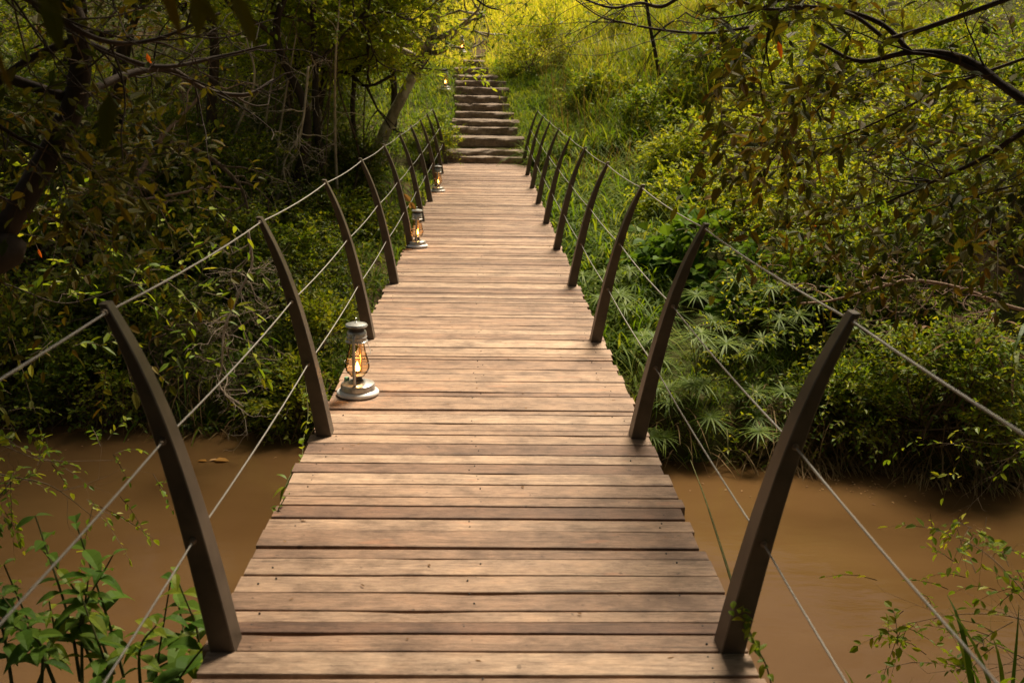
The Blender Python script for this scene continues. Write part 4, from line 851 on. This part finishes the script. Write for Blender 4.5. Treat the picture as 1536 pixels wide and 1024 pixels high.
# maize-like drooping leaves at right edge
for lab, px, py, Y, hs_ in [('tall reedy plant with long drooping leaves and dried tips at the right edge', 1500, 530, 8.9, [1.0, 1.2, .9]), ('long leaved plant with curled brown blades beside the pink branch', 1440, 545, 9.2, [.8, .9])]:
    g = A(px, py, Y); g[2] = max(float(height(g[0], g[1])), WZ) - .03; root = empty('reedy_plant', tuple(g), lab, 'plant'); lf = MB(); st = MB(); dl = MB()
    for h in hs_:
        tp = g + [rng.normal(0, .25), rng.normal(0, .15), h]; P = catmull([g, (g+tp)/2 + rng.normal(0, .06, 3), tp], 8); tube(st, P, np.linspace(.012, .006, len(P)), 6)
        for j in range(4, len(P)):
            for s in range(2):
                n = 1; a = rng.uniform(0, 6.28); d = np.array([[math.cos(a), math.sin(a)-.3, .6]]); blades(dl if rng.random() < .35 else lf, P[j][None], d, np.array([rng.uniform(.22, .42)]), np.array([rng.uniform(.016, .028)]), np.array([1.5]), 7)
    lf.build('leaves', M['leaf_mid'], root); dl.build('dry_leaves', M['leaf_dry'], root); st.build('stems', M['stem'], root)
# floating and fallen leaves
lf = MB(); n = 60; c = np.array(atZ(1290, 728, WZ)); p = c + rng.normal(0, 1, (n, 3))*[.45, .16, 0] + [0, 0, .004]; x = np.r_[rng.uniform(1, 6.5, 30), rng.uniform(-5, -1, 10)]; p2 = np.stack([x, bank(x)-rng.uniform(.05, .9, 40), np.full(40, WZ+.004)], -1); p = np.vstack([p, p2]); n = len(p)
V, Q = leaves(p, rdir(n, -.02, .02), np.repeat([[0, 0, 1.]], n, 0), rng.uniform(.02, .045, n), rng.uniform(.012, .02, n)); lf.add(V, Q); tagp(lf.build('floating_leaves', M['leaf_dry']), 'small yellow brown leaves floating near the right bank', 'leaves', kind='stuff')
p = np.array([atZ(315, 691, WZ)]) + [0, 0, .006]; V, Q = leaves(np.repeat(p, 3, 0) + rng.normal(0, .02, (3, 3))*[1, 1, 0], np.array([[1, 0, 0], [-1, .1, 0], [.8, .5, 0.]]), np.repeat([[0, 0, 1.]], 3, 0), np.array([.16, .1, .1]), np.array([.09, .05, .04])); tagp(np_mesh('floating_leaf', V, Q, M['leaf_ochre']), 'ochre leaf floating on the water behind the nearest left post', 'leaf')
lf = MB(); n = 150; x = rng.uniform(-.7, .7, n); y = rng.uniform(2.2, 17, n); p = np.stack([x, y, DECKZ(y)+.004], -1); V, Q = leaves(p, rdir(n, 0, .1), np.repeat([[0, 0, 1.]], n, 0), rng.uniform(.006, .026, n), rng.uniform(.003, .009, n)); lf.add(V, Q); tagp(lf.build('fallen_leaves', M['leaf_dry']), 'tiny dry leaf flecks scattered on the planks', 'leaves', kind='stuff')
V, Q = leaves(np.repeat(A(616, 303, 9.3)[None], 3, 0), np.array([[-.5, 0, .6], [.3, 0, -.5], [-.1, .2, -.9]]), np.array([[0, -1, .2]]*3), np.array([.10, .09, .07]), np.array([.05, .04, .035])); tagp(np_mesh('dry_leaf', V, Q, M['leaf_dry']), 'curled dry leaf caught on the lower cable behind the second lantern', 'leaf')
# red leaves dotted in the foliage
for px, py, Y, L in [(220, 80, 4., .055), (1167, 62, 4., .07), (57, 373, 5., .05), (1220, 228, 4.6, .03), (1222, 336, 8, .05)]:
    V, Q = leaves(A(px, py, Y)[None], np.array([[.3, 0, -1.]]), np.array([[0, -1, .2]]), np.array([L]), np.array([L*.3])); tagp(np_mesh('red_leaf', V, Q, M['leaf_red']), 'single orange red leaf glowing among the dark foliage', 'leaf', 'red leaves among the foliage')

# ------------------------------------------------------------------ light
w = bpy.data.worlds.new("World"); SC.world = w; w.use_nodes = True; nt = w.node_tree; bg = nt.nodes['Background']
sky = nt.nodes.new('ShaderNodeTexSky'); sky.sky_type = 'NISHITA'; sky.sun_disc = False
SE, SA = math.radians(58), math.radians(28)     # elevation, azimuth from +Y toward +X
sky.sun_elevation = SE; sky.sun_rotation = SA; sky.dust_density = 3.; sky.ozone_density = .5; sky.air_density = 1.
mixn = nt.nodes.new('ShaderNodeMix'); mixn.data_type = 'RGBA'; mixn.blend_type = 'MULTIPLY'; mixn.inputs[0].default_value = 1; mixn.inputs[7].default_value = (1., .82, .60, 1)
nt.links.new(sky.outputs[0], mixn.inputs[6]); nt.links.new(mixn.outputs[2], bg.inputs[0]); bg.inputs[1].default_value = .055
sd = bpy.data.lights.new('sun', 'SUN'); sd.energy = 5.; sd.angle = math.radians(15); sd.color = (1, .87, .68); so = bpy.data.objects.new('sun', sd); COL.objects.link(so)
v = Vector((math.sin(SA)*math.cos(SE), math.cos(SA)*math.cos(SE), math.sin(SE))); so.rotation_euler = v.to_track_quat('Z', 'Y').to_euler(); so.location = (0, 0, 20)
SC.view_settings.view_transform = 'Standard'; SC.view_settings.look = 'None'; SC.view_settings.exposure = .75; SC.view_settings.gamma = 1
SC.cycles.max_bounces = 8; SC.cycles.transparent_max_bounces = 12; SC.cycles.sample_clamp_indirect = 4
